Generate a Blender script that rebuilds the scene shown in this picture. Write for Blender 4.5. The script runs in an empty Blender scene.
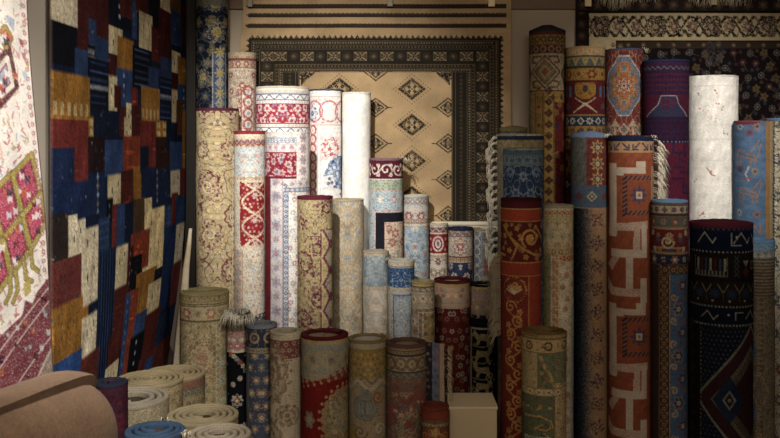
import bpy, math, random
import numpy as np
from mathutils import Vector

F = 900.0            # focal length in photo pixels (780 wide)
CX, HY = 390.0, 138.0
CAMZ = 1.60
WALL_Y = 4.32
WALL_X = -0.985
SS = 4.0             # canvas samples per pixel (two per vertex)
SAT = .77            # old dyes, a little greyed
C = bpy.context.scene.collection
rng = random.Random(7)

# ------------------------------------------------------------------ colour
def hx(h):
    if not isinstance(h, str): return np.array(h, dtype=np.float32)
    h = h.lstrip('#')
    return np.array([int(h[i:i+2], 16)/255.0 for i in (0, 2, 4)], dtype=np.float32)
def lin(a):
    a = np.clip(a, 0, 1)
    return np.where(a <= 0.04045, a/12.92, ((a+0.055)/1.055)**2.4)
def linc(h):
    v = lin(hx(h)); return (float(v[0]), float(v[1]), float(v[2]), 1.0)

# ------------------------------------------------------------------ painting of woven patterns
class Cv:
    """a woven pattern laid out in rug units, sampled into the colour attribute of the rug's mesh"""
    def __init__(s, w, h, base='#888888', x0=None, ss=SS):
        s.ss = ss; s.w = w; s.h = h
        s.x0 = -w/2 if x0 is None else x0
        s.nx = 2*max(2, int(math.ceil(w*ss/2))); s.ny = 2*max(2, int(math.ceil(h*ss/2)))
        s.xs = (np.arange(s.nx, dtype=np.float32)+.5)*(w/s.nx) + s.x0
        s.ys = (np.arange(s.ny, dtype=np.float32)+.5)*(h/s.ny)
        s.a = np.empty((s.ny, s.nx, 3), dtype=np.float32); s.a[:] = hx(base)
        s.r = w/3.9; s.px = 0; s.py = 0; s.al = .86; s.soft = True; s.solid = False
        g = np.random.RandomState(int(w*7+h)); q = max(1, int(round(ss*.55)))
        n = g.rand(s.ny//q+1, s.nx//q+1).astype(np.float32); s.nz = np.repeat(np.repeat(n, q, 0), q, 1)[:s.ny, :s.nx]
    def X(s, p):
        t = max(-.999, min(.999, (p-s.px)/s.r)); return s.r*math.asin(t)
    def Y(s, p): return p - s.py
    def fill(s, c): s.a[:] = hx(c)
    def win(s, x0, y0, x1, y1):
        kx = s.nx/s.w; ky = s.ny/s.h
        i0 = max(0, int((x0-s.x0)*kx)-1); i1 = min(s.nx, int((x1-s.x0)*kx)+2)
        j0 = max(0, int(y0*ky)-1); j1 = min(s.ny, int(y1*ky)+2)
        if i1 <= i0 or j1 <= j0: return None
        X, Y = np.meshgrid(s.xs[i0:i1], s.ys[j0:j1])
        return (slice(j0, j1), slice(i0, i1)), X, Y
    def put(s, sl, m, c):
        if s.soft:                                     # yarn-scale break-up, colours never quite pure
            m = m & (s.nz[sl] < .9); v = s.a[sl]; v[m] = v[m]*(1-s.al)+hx(c)*s.al
        else: s.a[sl][m] = hx(c)
    def busy(s, amp=.16, sc=3.6, seed=1, sym=True, hue=.02):
        """the dense small ornament that fills every ground of a fine carpet"""
        X, Y = np.meshgrid(s.xs, s.ys)
        if sym: X = np.abs(X)
        g = np.random.RandomState(seed); f = 0; h = 0
        for i in range(7):
            a = g.rand()*math.pi; k = 2*math.pi/sc*(.6+.6*g.rand()); f = f+np.sin(k*(X*math.cos(a)+Y*math.sin(a))+g.rand()*6.28)
        for i in range(5):
            a = g.rand()*math.pi; k = 2*math.pi/(sc*2.2)*(.6+.6*g.rand()); h = h+np.sin(k*(X*math.cos(a)+Y*math.sin(a))+g.rand()*6.28)
        t = np.where(np.abs(f) < .9, -1.0, .45)*amp
        s.a *= (1+t)[..., None]
        s.a[..., 0] *= 1+hue*np.sign(h); s.a[..., 2] *= 1-hue*np.sign(h)
    def rect(s, x0, y0, x1, y1, c):
        w = s.win(x0, y0, x1, y1)
        if w: s.a[w[0]][(w[1] >= x0) & (w[1] < x1) & (w[2] >= y0) & (w[2] < y1)] = hx(c)
    def frame(s, x0, y0, x1, y1, t, c):
        s.rect(x0, y0, x1, y0+t, c); s.rect(x0, y1-t, x1, y1, c); s.rect(x0, y0, x0+t, y1, c); s.rect(x1-t, y0, x1, y1, c)
    def ell(s, x, y, rx, ry, c, rot=0, inner=0):
        R = max(rx, ry); w = s.win(x-R, y-R, x+R, y+R)
        if not w: return
        dx, dy = w[1]-x, w[2]-y
        if rot: cs, sn = math.cos(rot), math.sin(rot); dx, dy = dx*cs+dy*sn, dy*cs-dx*sn
        q = (dx/rx)**2+(dy/ry)**2
        s.put(w[0], (q <= 1) & (q >= inner*inner), c)
    def disc(s, x, y, r, c, inner=0): s.ell(x, y, r, r, c, 0, inner)
    def dia(s, x, y, rx, ry, c, inner=0):
        w = s.win(x-rx, y-ry, x+rx, y+ry)
        if not w: return
        q = abs(w[1]-x)/rx+abs(w[2]-y)/ry
        s.put(w[0], (q <= 1) & (q >= inner), c)
    def petal(s, x, y, r, n, c, k=.45, ph=0, sy=1):
        w = s.win(x-r, y-r*sy, x+r, y+r*sy)
        if not w: return
        dx, dy = w[1]-x, (w[2]-y)/sy
        rr = np.hypot(dx, dy); th = np.arctan2(dy, dx)+ph; rb = r*(1-k+k*np.abs(np.cos(th*n/2)))
        m = rr <= rb
        if r >= 6.5 and s.soft and not s.solid: m &= s.fine(w[0]) | ((rr > rb*.86) & (r < 14))
        s.put(w[0], m, c)
    def fine(s, sl):
        """filigree that breaks large ornaments into small leaves"""
        if not hasattr(s, '_f'):
            X, Y = np.meshgrid(np.abs(s.xs), s.ys); g = np.random.RandomState(int(s.w*3)); f = 0
            for i in range(8):
                a = g.rand()*math.pi; k = 2*math.pi/5.2*(.7+.5*g.rand()); f = f+np.sin(k*(X*math.cos(a)+Y*math.sin(a))+g.rand()*6.28)
            s._f = np.abs(f) < 1.25
        return s._f[sl]
    def star(s, x, y, r, c, n=8):
        w = s.win(x-r, y-r, x+r, y+r)
        if not w: return
        dx, dy = w[1]-x, w[2]-y
        rr = np.hypot(dx, dy); th = np.arctan2(dy, dx)
        t = np.abs(((th*n/(2*math.pi)) % 1)-.5)*2
        s.put(w[0], rr <= r*(.5+.5*t), c)
    def poly(s, pts, c):
        xs = [p[0] for p in pts]; ys = [p[1] for p in pts]
        w = s.win(min(xs), min(ys), max(xs), max(ys))
        if not w: return
        m = np.zeros(w[1].shape, bool); n = len(pts)
        for i in range(n):
            (xa, ya), (xb, yb) = pts[i], pts[(i+1) % n]
            if ya == yb: continue
            cnd = (w[2] >= min(ya, yb)) & (w[2] < max(ya, yb))
            m ^= cnd & (w[1] < xa+(w[2]-ya)*(xb-xa)/(yb-ya))
        s.put(w[0], m, c)
    def line(s, pts, wd, c):
        h = wd/2
        for (xa, ya), (xb, yb) in zip(pts, pts[1:]):
            w = s.win(min(xa, xb)-h, min(ya, yb)-h, max(xa, xb)+h, max(ya, yb)+h)
            if not w: continue
            dx, dy = xb-xa, yb-ya; L = dx*dx+dy*dy or 1e-6
            t = np.clip(((w[1]-xa)*dx+(w[2]-ya)*dy)/L, 0, 1)
            s.put(w[0], np.hypot(w[1]-xa-t*dx, w[2]-ya-t*dy) <= h, c)
    def spiral(s, x, y, r, turns, wd, c, ph=0, sgn=1):
        n = int(14*turns)+4
        s.line([(x+r*(1-.85*i/n)*math.cos(ph+sgn*i/n*turns*6.283), y+r*(1-.85*i/n)*math.sin(ph+sgn*i/n*turns*6.283)) for i in range(n+1)], wd, c)
    def arab(s, x0, y0, x1, y1, c, sc, seed=0, thr=.3, sym=True, py=0, cx=0):
        w = s.win(max(x0, s.x0), max(0, y0), min(x1, s.x0+s.w), min(y1, s.h))
        if not w: return
        X = w[1]-cx; Y = w[2]
        if sym: X = np.abs(X)
        if py: Y = np.abs(((Y-max(0, y0))/py % 2)-1)*py
        g = np.random.RandomState(seed); f = np.zeros_like(X)
        for i in range(8):
            a = g.rand()*math.pi; k = 2*math.pi/sc*(.75+.5*g.rand())
            f += np.sin(k*(X*math.cos(a)+Y*math.sin(a))+g.rand()*6.28)
        s.put(w[0], (np.abs(f)/2 < thr) & (w[1] >= x0) & (w[1] < x1) & (w[2] >= y0) & (w[2] < y1), c)
    def flor(s, x0, y0, x1, y1, st, r, cols, seed=0, n=5, ctr=None, jit=.22, sym=True, cx=0, k=.4, sy=1, brick=True, prob=1):
        w = s.win(max(x0, s.x0), max(0, y0), min(x1, s.x0+s.w), min(y1, s.h))
        if not w: return
        X = w[1]-cx; Y = w[2]/sy
        if sym: X = np.abs(X)
        j = np.floor(Y/st)
        off = (j % 2)*.5*st if brick else 0
        i = np.floor((X+off)/st)
        hsh = lambda q: np.modf(np.abs(np.sin(i*12.9898+j*78.233+seed*3.17+q)*43758.5453))[0]
        dx = X+off-(i+.5+(hsh(1)-.5)*2*jit)*st; dy = Y-(j+.5+(hsh(2)-.5)*2*jit)*st
        rr = np.hypot(dx, dy); th = np.arctan2(dy, dx)+hsh(3)*6
        inr = (w[1] >= x0) & (w[1] < x1) & (w[2] >= y0) & (w[2] < y1) & (hsh(5) <= prob)
        m = (rr <= r*(1-k+k*np.abs(np.cos(th*n/2)))) & inr
        ci = np.minimum((hsh(4)*len(cols)).astype(int), len(cols)-1)
        for q, cc in enumerate(cols): s.put(w[0], m & (ci == q), cc)
        if ctr is not None: s.put(w[0], (rr <= r*.38) & inr, ctr)
    def speck(s, amt, seed=0, cell=1):
        g = np.random.RandomState(seed)
        n = g.rand(s.ny//cell+1, s.nx//cell+1).astype(np.float32)
        n = np.repeat(np.repeat(n, cell, 0), cell, 1)[:s.ny, :s.nx]
        s.a *= (1+(n-.5)*2*amt)[..., None]
    def mottle(s, amt, sc, seed=0):
        g = np.random.RandomState(seed); X, Y = np.meshgrid(s.xs, s.ys); f = 0
        for i in range(7):
            a = g.rand()*6.28; k = 6.28/sc*(.5+g.rand()); f = f+np.sin(k*(X*math.cos(a)+Y*math.sin(a))+g.rand()*6.28)
        s.a *= (1+amt*f/3.5)[..., None]
    # ---- ornaments
    def strip(s, ax, p0, p1, q0, q1, bg, motif=None, step=8, A='#ddd', B='#222', edge=None, et=.8, ph=0, size=None, D=None):
        R = (lambda a, b, c_, d, col: s.rect(c_, a, d, b, col)) if ax == 'h' else (lambda a, b, c_, d, col: s.rect(a, c_, b, d, col))
        if bg: R(p0, p1, q0, q1, bg)
        if motif:
            pc = (p0+p1)/2; sz = size or (p1-p0)*.40
            lo = max(q0, s.x0 if ax == 'h' else 0); hi = min(q1, s.x0+s.w if ax == 'h' else s.h)
            if motif in ('wave', 'zig'):
                pts = []; q = lo; 
                while q <= hi:
                    t = (q+ph)/step*2*math.pi
                    v = math.sin(t) if motif == 'wave' else 2/math.pi*math.asin(math.sin(t))
                    pts.append((q, pc+sz*.75*v) if ax == 'h' else (pc+sz*.75*v, q)); q += step/10
                s.line(pts, max(.9, sz*.28), A)
            k0 = math.floor((lo+ph)/step)
            q = k0*step-ph+step/2; i = k0
            while q < hi:
                x, y = (q, pc) if ax == 'h' else (pc, q)
                if motif == 'ros': s.petal(x, y, sz, 6, A, .35, i); s.disc(x, y, sz*.45, B)
                elif motif == 'ros2':
                    cc = A if i % 2 == 0 else (D or B)
                    s.petal(x, y, sz*(1 if i % 2 == 0 else .7), 6, cc, .4, i); s.disc(x, y, sz*.4, B if i % 2 == 0 else A)
                elif motif == 'dot': s.disc(x, y, sz, A); s.disc(x, y, sz*.45, B)
                elif motif == 'ring': s.disc(x, y, sz, A, .6); s.disc(x, y, sz*.3, B)
                elif motif == 'dia': s.dia(x, y, sz, sz, A); s.dia(x, y, sz*.5, sz*.5, B)
                elif motif == 'diax':
                    if i % 2: s.dia(x, y, sz*.9, sz, A); s.dia(x, y, sz*.5, sz*.55, B)
                    else: s.star(x, y, sz, D or A); s.disc(x, y, sz*.35, B)
                elif motif == 'x': s.line([(x-sz, y-sz), (x+sz, y+sz)], sz*.45, A); s.line([(x-sz, y+sz), (x+sz, y-sz)], sz*.45, A)
                elif motif == 'tri':
                    g = 1 if ax == 'h' else 0
                    if g: s.poly([(x-step*.45, pc+sz), (x+step*.45, pc+sz), (x, pc-sz)], A)
                    else: s.poly([(pc+sz, y-step*.45), (pc+sz, y+step*.45), (pc-sz, y)], A)
                elif motif == 'star': s.star(x, y, sz*1.1, A); s.disc(x, y, sz*.35, B)
                elif motif == 'hook': s.line([(x-sz*.8, y-sz*.5), (x, y-sz*.6), (x+sz*.2, y+sz*.5), (x+sz*.8, y+sz*.5)], sz*.4, A)
                elif motif == 'arrow':
                    g = 1 if i % 2 else -1
                    s.line([(x-sz*.8*g, y-sz*.8), (x+sz*.7*g, y+sz*.7)], sz*.45, A); s.line([(x+sz*.7*g, y-sz*.4), (x+sz*.7*g, y+sz*.7), (x-sz*.4*g, y+sz*.7)], sz*.4, A)
                elif motif in ('wave', 'zig'):
                    g = 1 if i % 2 else -1
                    xx, yy = (q, pc-g*sz*.1) if ax == 'h' else (pc-g*sz*.1, q)
                    s.disc(xx, yy, sz*.3, B)
                q += step; i += 1
        if edge: R(p0, p0+et, q0, q1, edge); R(p1-et, p1, q0, q1, edge)
    def bands(s, y, specs):
        """stack horizontal bands from y down: (height, bg, motif, step, A, B, edge)"""
        for b in specs:
            b = tuple(b)+(None,)*(7-len(b))
            s.strip('h', y, y+b[0], -999, 999, b[1], b[2], b[3] or 8, b[4] or '#ddd', b[5] or '#222', b[6])
            y += b[0]
        return y
    def medal(s, x, y, rx, ry, cols, n=16):
        for k, cc in enumerate(cols):
            f = 1-k/len(cols)
            s.petal(x, y, rx*f, n, cc, .12, k*.2, ry/rx)
    def small(s):
        a = s.a.reshape(s.ny//2, 2, s.nx//2, 2, 3).mean((1, 3))
        l = (a*np.array([.3, .59, .11])).sum(-1, keepdims=True); return lin(l+(a-l)*SAT)

# ------------------------------------------------------------------ materials
def new_mat(name):
    m = bpy.data.materials.new(name); m.use_nodes = True
    nt = m.node_tree; b = nt.nodes['Principled BSDF']; return m, nt, b
def wool(name, attr=True, col='#888888', bump=.35, scale=420, rough=1.0, var=.22, sheen=.0, broad=.0):
    m, nt, b = new_mat(name); N = nt.nodes.new; L = nt.links.new
    tc = N('ShaderNodeTexCoord'); n1 = N('ShaderNodeTexNoise'); n1.inputs['Scale'].default_value = scale; n1.inputs['Detail'].default_value = 3
    n2 = N('ShaderNodeTexNoise'); n2.inputs['Scale'].default_value = 14; n2.inputs['Detail'].default_value = 4
    L(tc.outputs['Object'], n1.inputs['Vector']); L(tc.outputs['Object'], n2.inputs['Vector'])
    mr = N('ShaderNodeMapRange'); mr.inputs['From Min'].default_value = .3; mr.inputs['From Max'].default_value = .7
    mr.inputs['To Min'].default_value = 1-var; mr.inputs['To Max'].default_value = 1+var*.7; L(n1.outputs['Fac'], mr.inputs['Value'])
    mr2 = N('ShaderNodeMapRange'); mr2.inputs['From Min'].default_value = .3; mr2.inputs['From Max'].default_value = .7
    mr2.inputs['To Min'].default_value = .86; mr2.inputs['To Max'].default_value = 1.1; L(n2.outputs['Fac'], mr2.inputs['Value'])
    mu = N('ShaderNodeMath'); mu.operation = 'MULTIPLY'; L(mr.outputs[0], mu.inputs[0]); L(mr2.outputs[0], mu.inputs[1])
    mx = N('ShaderNodeVectorMath'); mx.operation = 'SCALE'
    if attr:
        at = N('ShaderNodeAttribute'); at.attribute_name = 'Col'; L(at.outputs['Color'], mx.inputs[0])
    else:
        rgb = N('ShaderNodeRGB'); rgb.outputs[0].default_value = linc(col); L(rgb.outputs[0], mx.inputs[0])
    L(mu.outputs[0], mx.inputs['Scale']); L(mx.outputs[0], b.inputs['Base Color'])
    b.inputs['Roughness'].default_value = rough; b.inputs['Specular IOR Level'].default_value = .03
    b.inputs['Sheen Weight'].default_value = sheen; b.inputs['Sheen Roughness'].default_value = .5
    bp = N('ShaderNodeBump'); bp.inputs['Strength'].default_value = bump; bp.inputs['Distance'].default_value = .004
    L(n1.outputs['Fac'], bp.inputs['Height'])
    if broad:
        b2 = N('ShaderNodeBump'); b2.inputs['Strength'].default_value = broad; b2.inputs['Distance'].default_value = .02
        n3 = N('ShaderNodeTexNoise'); n3.inputs['Scale'].default_value = 16; n3.inputs['Detail'].default_value = 3
        L(tc.outputs['Object'], n3.inputs['Vector']); L(n3.outputs['Fac'], b2.inputs['Height']); L(b2.outputs[0], bp.inputs['Normal'])
    L(bp.outputs[0], b.inputs['Normal']); return m
M_PILE = wool('woven_rug_pile', broad=.12)
M_SILK = wool('fine_rug_pile', bump=.18, scale=600, rough=.8, var=.12, sheen=.0, broad=.22)
M_SHAG = wool('shaggy_white_pile', bump=.9, scale=150, var=.12, broad=.2)
_bind = {}
def bind_mat(h):
    if h not in _bind:
        v = hx(h); l = float(v@np.array([.3, .59, .11])); v = (l+(v-l)*SAT)*.9
        _bind[h] = wool('edge_yarn', False, v, .4, 300, .95, .25)
    return _bind[h]
M_FRINGE = wool('cotton_fringe', False, '#b3a58c', .3, 300, .95, .2)
M_FRINGE_L = wool('pale_cotton_fringe', False, '#d8cfbb', .3, 300, .95, .2)
def plain(name, col, rough=.6, var=.06, scale=6, bump=.0, stretch=None, spec=.3):
    m, nt, b = new_mat(name); N = nt.nodes.new; L = nt.links.new
    tc = N('ShaderNodeTexCoord'); n = N('ShaderNodeTexNoise'); n.inputs['Scale'].default_value = scale; n.inputs['Detail'].default_value = 6
    src = tc.outputs['Object']
    if stretch:
        mp = N('ShaderNodeMapping'); mp.inputs['Scale'].default_value = stretch; L(src, mp.inputs['Vector']); src = mp.outputs[0]
    L(src, n.inputs['Vector'])
    cr = N('ShaderNodeValToRGB'); c0 = np.array(linc(col))
    cr.color_ramp.elements[0].position = .3; cr.color_ramp.elements[1].position = .7
    cr.color_ramp.elements[0].color = tuple(c0*(1-var)); cr.color_ramp.elements[1].color = tuple(np.minimum(1, c0*(1+var)))
    L(n.outputs['Fac'], cr.inputs[0]); L(cr.outputs[0], b.inputs['Base Color'])
    b.inputs['Roughness'].default_value = rough; b.inputs['Specular IOR Level'].default_value = spec
    if bump:
        bp = N('ShaderNodeBump'); bp.inputs['Strength'].default_value = bump; bp.inputs['Distance'].default_value = .003
        L(n.outputs['Fac'], bp.inputs['Height']); L(bp.outputs[0], b.inputs['Normal'])
    return m

# ------------------------------------------------------------------ meshes
def link(o, parent=None):
    C.objects.link(o)
    if parent: o.parent = parent
    return o
def mesh_obj(name, V, Q, mat, parent=None, col=None, smooth=True, polys=None):
    """V (n,3) array, Q (m,4) quads, optional extra polygons"""
    me = bpy.data.meshes.new(name)
    V = np.asarray(V, dtype=np.float32)
    if polys is None and len(Q):
        Q = np.asarray(Q, dtype=np.int32)
        me.vertices.add(len(V)); me.vertices.foreach_set('co', V.ravel())
        me.loops.add(Q.size); me.loops.foreach_set('vertex_index', Q.ravel())
        me.polygons.add(len(Q)); me.polygons.foreach_set('loop_start', np.arange(0, Q.size, 4, dtype=np.int32))
    else:
        me.from_pydata(V.tolist(), [], [tuple(int(i) for i in q) for q in Q]+[tuple(p) for p in (polys or [])])
    me.update(calc_edges=True); me.validate()
    me.polygons.foreach_set('use_smooth', np.full(len(me.polygons), bool(smooth)))
    if col is not None:
        at = me.color_attributes.new('Col', 'FLOAT_COLOR', 'POINT')
        cc = np.ones((len(V), 4), dtype=np.float32); cc[:, :3] = col; at.data.foreach_set('color', cc.ravel())
    me.materials.append(mat)
    return link(bpy.data.objects.new(name, me), parent)
def grid_quads(nr, nc, base=0, flip=False):
    i = np.arange(nr-1)[:, None]*nc+np.arange(nc-1)[None, :]+base
    q = np.stack([i, i+nc, i+nc+1, i+1] if not flip else [i, i+1, i+nc+1, i+nc], -1)
    return q.reshape(-1, 4)
def box(name, lo, hi, mat, parent=None, bev=0.0):
    import bmesh
    bm = bmesh.new(); bmesh.ops.create_cube(bm, size=1)
    for v in bm.verts: v.co = [lo[i]+(v.co[i]+.5)*(hi[i]-lo[i]) for i in range(3)]
    if bev: bmesh.ops.bevel(bm, geom=bm.edges[:], offset=bev, segments=2, profile=.6, affect='EDGES')
    me = bpy.data.meshes.new(name); bm.to_mesh(me); bm.free(); me.materials.append(mat)
    return link(bpy.data.objects.new(name, me), parent)
def empty(name, loc, label, cat, group=None, rz=0):
    o = bpy.data.objects.new(name, None); o.empty_display_size = .05; C.objects.link(o)
    o.location = loc; o.rotation_euler = (0, 0, rz); tag(o, label, cat, group); return o
def tag(o, label, cat, group=None):
    o['label'] = label; o['category'] = cat
    if group: o['group'] = group
def struct(o): o['kind'] = 'structure'; return o
def px_x(p, d): return (p-CX)*d/F
def px_z(p, d): return CAMZ-(p-HY)*d/F
def strands(name, items, mat, parent):
    """items: list of (points, r0, r1) tapered three-sided yarns, all one fringe"""
    V = []; P = []
    for pts, r0, r1 in items:
        n = len(pts); b = len(V)
        for k, p in enumerate(pts):
            r = r0+(r1-r0)*k/(n-1)
            for j in range(3):
                a = j*2.094; V.append((p[0]+r*math.cos(a), p[1]+r*math.sin(a), p[2]+(r*.6 if j == 1 else 0)))
        for k in range(n-1):
            for j in range(3):
                P.append((b+3*k+j, b+3*k+(j+1) % 3, b+3*k+3+(j+1) % 3, b+3*k+3+j))
        P.append((b+2, b+1, b)); P.append((b+3*n-3, b+3*n-2, b+3*n-1))
    return mesh_obj(name, V, [], mat, parent, polys=P)

# ------------------------------------------------------------------ rolled rugs
ROLL_GROUP = 'rolled rugs standing on end'
PLACED = []
def place(x0, x1, dmax):
    """deepest standing spot for a roll seen between columns x0..x1 that touches nothing placed before it"""
    d = dmax
    while d > 1.2:
        hw = (x1-x0)/2; xc = (x0+x1)/2; r = hw*d/F*.985; X = px_x(xc, d); ok = True
        if d+r > WALL_Y-.035 or X-r < WALL_X+.03: ok = False
        if ok:
            for (X2, d2, r2, a2, b2) in PLACED:
                if min(x1, b2)-max(x0, a2) > 2.5 and d > d2-.3*r2: ok = False; break
                if math.hypot(X-X2, d-d2) < r+r2+.004: ok = False; break
        if ok: break
        d -= .005
    PLACED.append((X, d, r, x0, x1)); return X, d, r
def roll(label, x0, x1, ytop, paint, dmax=4.3, rim='#8a7a60', rimh=2.0, back='#6f6250', turns=1.4, t=.009, cone=0.0, gain=1.0,
         ybot=438, mat=None, gap=1.3, tilt=0, busy=.17, bsc=3.6):
    X, d, R = place(x0, x1, dmax)
    rpx = (x1-x0)/2
    hh = rpx*abs(ytop-HY)/F
    yc = ytop+hh
    ztop = px_z(yc, d); s = d/F              # metres per pixel
    H = ztop/s                               # roll length in pixels
    c = Cv(3.9*rpx, H, '#888888'); c.px = (x0+x1)/2; c.py = yc; c.r = rpx
    paint(c)
    if busy: c.busy(busy, bsc, int(x0)+1)
    col = c.small()*gain
    nr, nc = col.shape[:2]
    root = empty('rolled_rug', (X, d, 0), label, 'rug', ROLL_GROUP, -math.atan2(X, d))
    if tilt: root.rotation_euler = (0, tilt, -math.atan2(X, d))
    # ---- outer face
    vis = max(10, min(H, ybot+25-yc)); dens = nr/H
    rows = list(range(0, min(nr, int(vis*dens)))); q = rows[-1]+4
    while q < nr-1: rows.append(q); q += 5
    rows.append(nr-1); rows = np.array(sorted(set(rows)))
    fcols = np.arange(nc); fphi = (fcols+.5)/nc*3.9-1.95
    nb = 10
    bl = np.linspace(-math.pi, -1.95, nb, endpoint=False); br = -bl[::-1]
    phi = np.concatenate([bl, fphi, br])
    cid = np.clip(np.round(((3.9-np.abs(phi))*np.sign(phi)+1.95)/3.9*nc-.5), 0, nc-1).astype(int)
    cid[nb:nb+nc] = fcols
    zz = ztop-(rows/(nr-1))*ztop
    wob = 1+.006*np.sin(2*phi+x0)
    PX = (R*wob*np.sin(phi))[None, :]*np.ones(len(rows))[:, None]; PY = (-R*wob*np.cos(phi))[None, :]*np.ones(len(rows))[:, None]
    ripple = (.0012*np.sin(zz*9+x0)+.0008*np.sin(zz*23+x1))[:, None]
    PX = PX*(1+ripple/R*.6); PY = PY*(1+ripple/R*.6)
    V = [np.stack([PX, PY, np.repeat(zz[:, None], len(phi), 1)], -1).reshape(-1, 3)]
    CC = [col[rows][:, cid].reshape(-1, 3)]
    Q = [grid_quads(len(rows), len(phi))]
    n0 = len(V[0])
    bc = lin(hx(back))*gain
    # ---- coiled inside: spiral walls hanging from the top edge
    pitch = t*gap
    maxturn = (R*.80)/pitch
    tn = max(.6, min(turns, maxturn)); nsp = int(30*tn)+2
    ph = math.pi+np.linspace(0, tn*2*math.pi, nsp)
    e = np.linspace(0, 1, nsp)
    rs = R-pitch*(ph-math.pi)/(2*math.pi)-.0008
    rs = rs*(1+.02*np.sin(3*ph+x1)*np.minimum(1, e*3))
    ph_all = np.concatenate([np.linspace(-math.pi, math.pi, 48, endpoint=False), ph]); r_all = np.concatenate([np.full(48, R), rs])
    ztp = ztop+cone*(R-r_all)
    zbt = np.zeros_like(ztp)+.002
    def wall(rr, top, bot):
        b = sum(len(v) for v in V); n = len(rr)
        P = np.stack([rr*np.sin(ph_all), -rr*np.cos(ph_all)], -1)
        V.append(np.concatenate([np.c_[P, top], np.c_[P, bot]])); CC.append(np.tile(bc, (2*n, 1)))
        Q.append(grid_quads(2, n, b)); return b
    b1 = wall(r_all-t, ztp, zbt)
    P = np.stack([rs*np.sin(ph), -rs*np.cos(ph)], -1); b = sum(len(v) for v in V)
    V.append(np.concatenate([np.c_[P, ztop+cone*(R-rs)], np.c_[P, np.zeros(nsp)+.002]])); CC.append(np.tile(bc, (2*nsp, 1))); Q.append(grid_quads(2, nsp, b))
    mesh_obj('rug_body', np.concatenate(V), np.concatenate(Q), mat or M_PILE, root, np.concatenate(CC))
    # ---- overcast edge running round the coil
    bh = rimh*s; ch = .31 if turns > 2.2 else .13
    prof = [(.0008, -bh), (.0012, -.25*t), (-.02*t, .3*ch*t), (-.16*t, .8*ch*t), (-.5*t, ch*t), (-.84*t, .8*ch*t), (-.98*t, .3*ch*t), (-t-.0006, -.25*t), (-t-.0004, -bh-.004)]
    n = len(ph_all); VV = []
    for (dr, dz) in prof:
        rr = r_all+dr; VV.append(np.c_[rr*np.sin(ph_all), -rr*np.cos(ph_all), ztp+dz+.0006*np.sin(ph_all*37)])
    e = mesh_obj('edge_binding', np.concatenate(VV), grid_quads(len(prof), n), bind_mat(rim), root)
    return dict(root=root, X=X, d=d, R=R, s=s, ztop=ztop, yc=yc)

def side_fringe(info, side, y0, y1, length, step, mat, thick=.0022, droop=.5, clump=1, seed=1, phi=1.5):
    """yarn fringe along the upright loose end of a rolled rug; side -1 left, 1 right"""
    g = random.Random(seed); it = []; s = info['s']; R = info['R']
    y = y0
    while y < y1:
        z = CAMZ-(y-HY)*s
        for k in range(clump):
            zz = z+g.uniform(-.3, .3)*step*s; L = length*s*g.uniform(.7, 1.1); a = side*(phi+g.uniform(-.12, .12))
            bx, by = R*1.0*math.sin(a), -R*1.0*math.cos(a)
            dr = droop*g.uniform(.7, 1.5); wig = g.uniform(-.25, .25)
            pts = [(bx, by, zz), (bx+side*L*.4, by-L*.1, zz-L*.1*dr), (bx+side*L*(.75+wig*.3), by-L*.15, zz-L*.45*dr), (bx+side*L*(.95+wig), by-L*.1, zz-L*1.0*dr)]
            it.append((pts, thick, thick*.45))
        y += step
    return strands('fringe', it, mat, info['root'])

# ================================================================== the rolls, from the wall forwards
BIG = 999
R = {}
# ---------------- left bank, against the wall
def p(c):   # navy floral
    c.fill('#1d2130'); c.arab(-BIG, 0, BIG, BIG, '#6d6a5e', 11, 3, .16); c.flor(-BIG, 0, BIG, BIG, 15, 6, ['#67645a', '#75683f', '#434b5e'], 2, 6, '#8a784a')
    for (x, y, r) in ((217, 34, 11), (203, 78, 8), (214, 8, 7)): c.petal(c.X(x), c.Y(y), r, 10, '#8f8a7c', .3); c.petal(c.X(x), c.Y(y), r*.55, 8, '#b29a55', .3)
    c.strip('v', c.X(212), c.X(226), c.Y(54), BIG, '#4c566e', 'diax', 10, '#8f98a8', '#b89a4c', '#9aa0a6', 1.2, D='#b0a068')
    c.rect(-BIG, 0, BIG, c.Y(8), '#6c6756'); c.arab(-BIG, 0, BIG, c.Y(8), '#3c3f4a', 5, 4, .3)
R['navy'] = roll('tall navy floral rolled rug in the back left corner, reaching above the frame', 196, 228, -34, p, rim='#6b6656', gain=.8, ybot=115)
def p(c):   # beige with small red flowers
    c.fill('#b7a48c'); c.arab(-BIG, 0, BIG, BIG, '#98584c', 6, 5, .2); c.flor(-BIG, 0, BIG, BIG, 9, 3.4, ['#8d3f3a', '#c6b79c', '#9a8a90'], 3, 6, '#d4c5a8')
    y = c.bands(0, [(6, '#a48f70'), (2, '#7d4038'), (8, '#b09a80', 'ros', 8, '#8a3a34', '#cbb694', '#7d4a40'), (2, '#c5b497')])
    c.strip('v', c.X(241), c.X(254), c.Y(91), BIG, '#c9bfae', 'ring', 11, '#9c3a3c', '#7d8aa0', '#a25048', 1)
R['beige'] = roll('slim beige rolled rug with small red flowers, right of the tall navy floral roll', 228, 256.5, 52, p, rim='#a8946f', gain=1.0, ybot=160)
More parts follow.
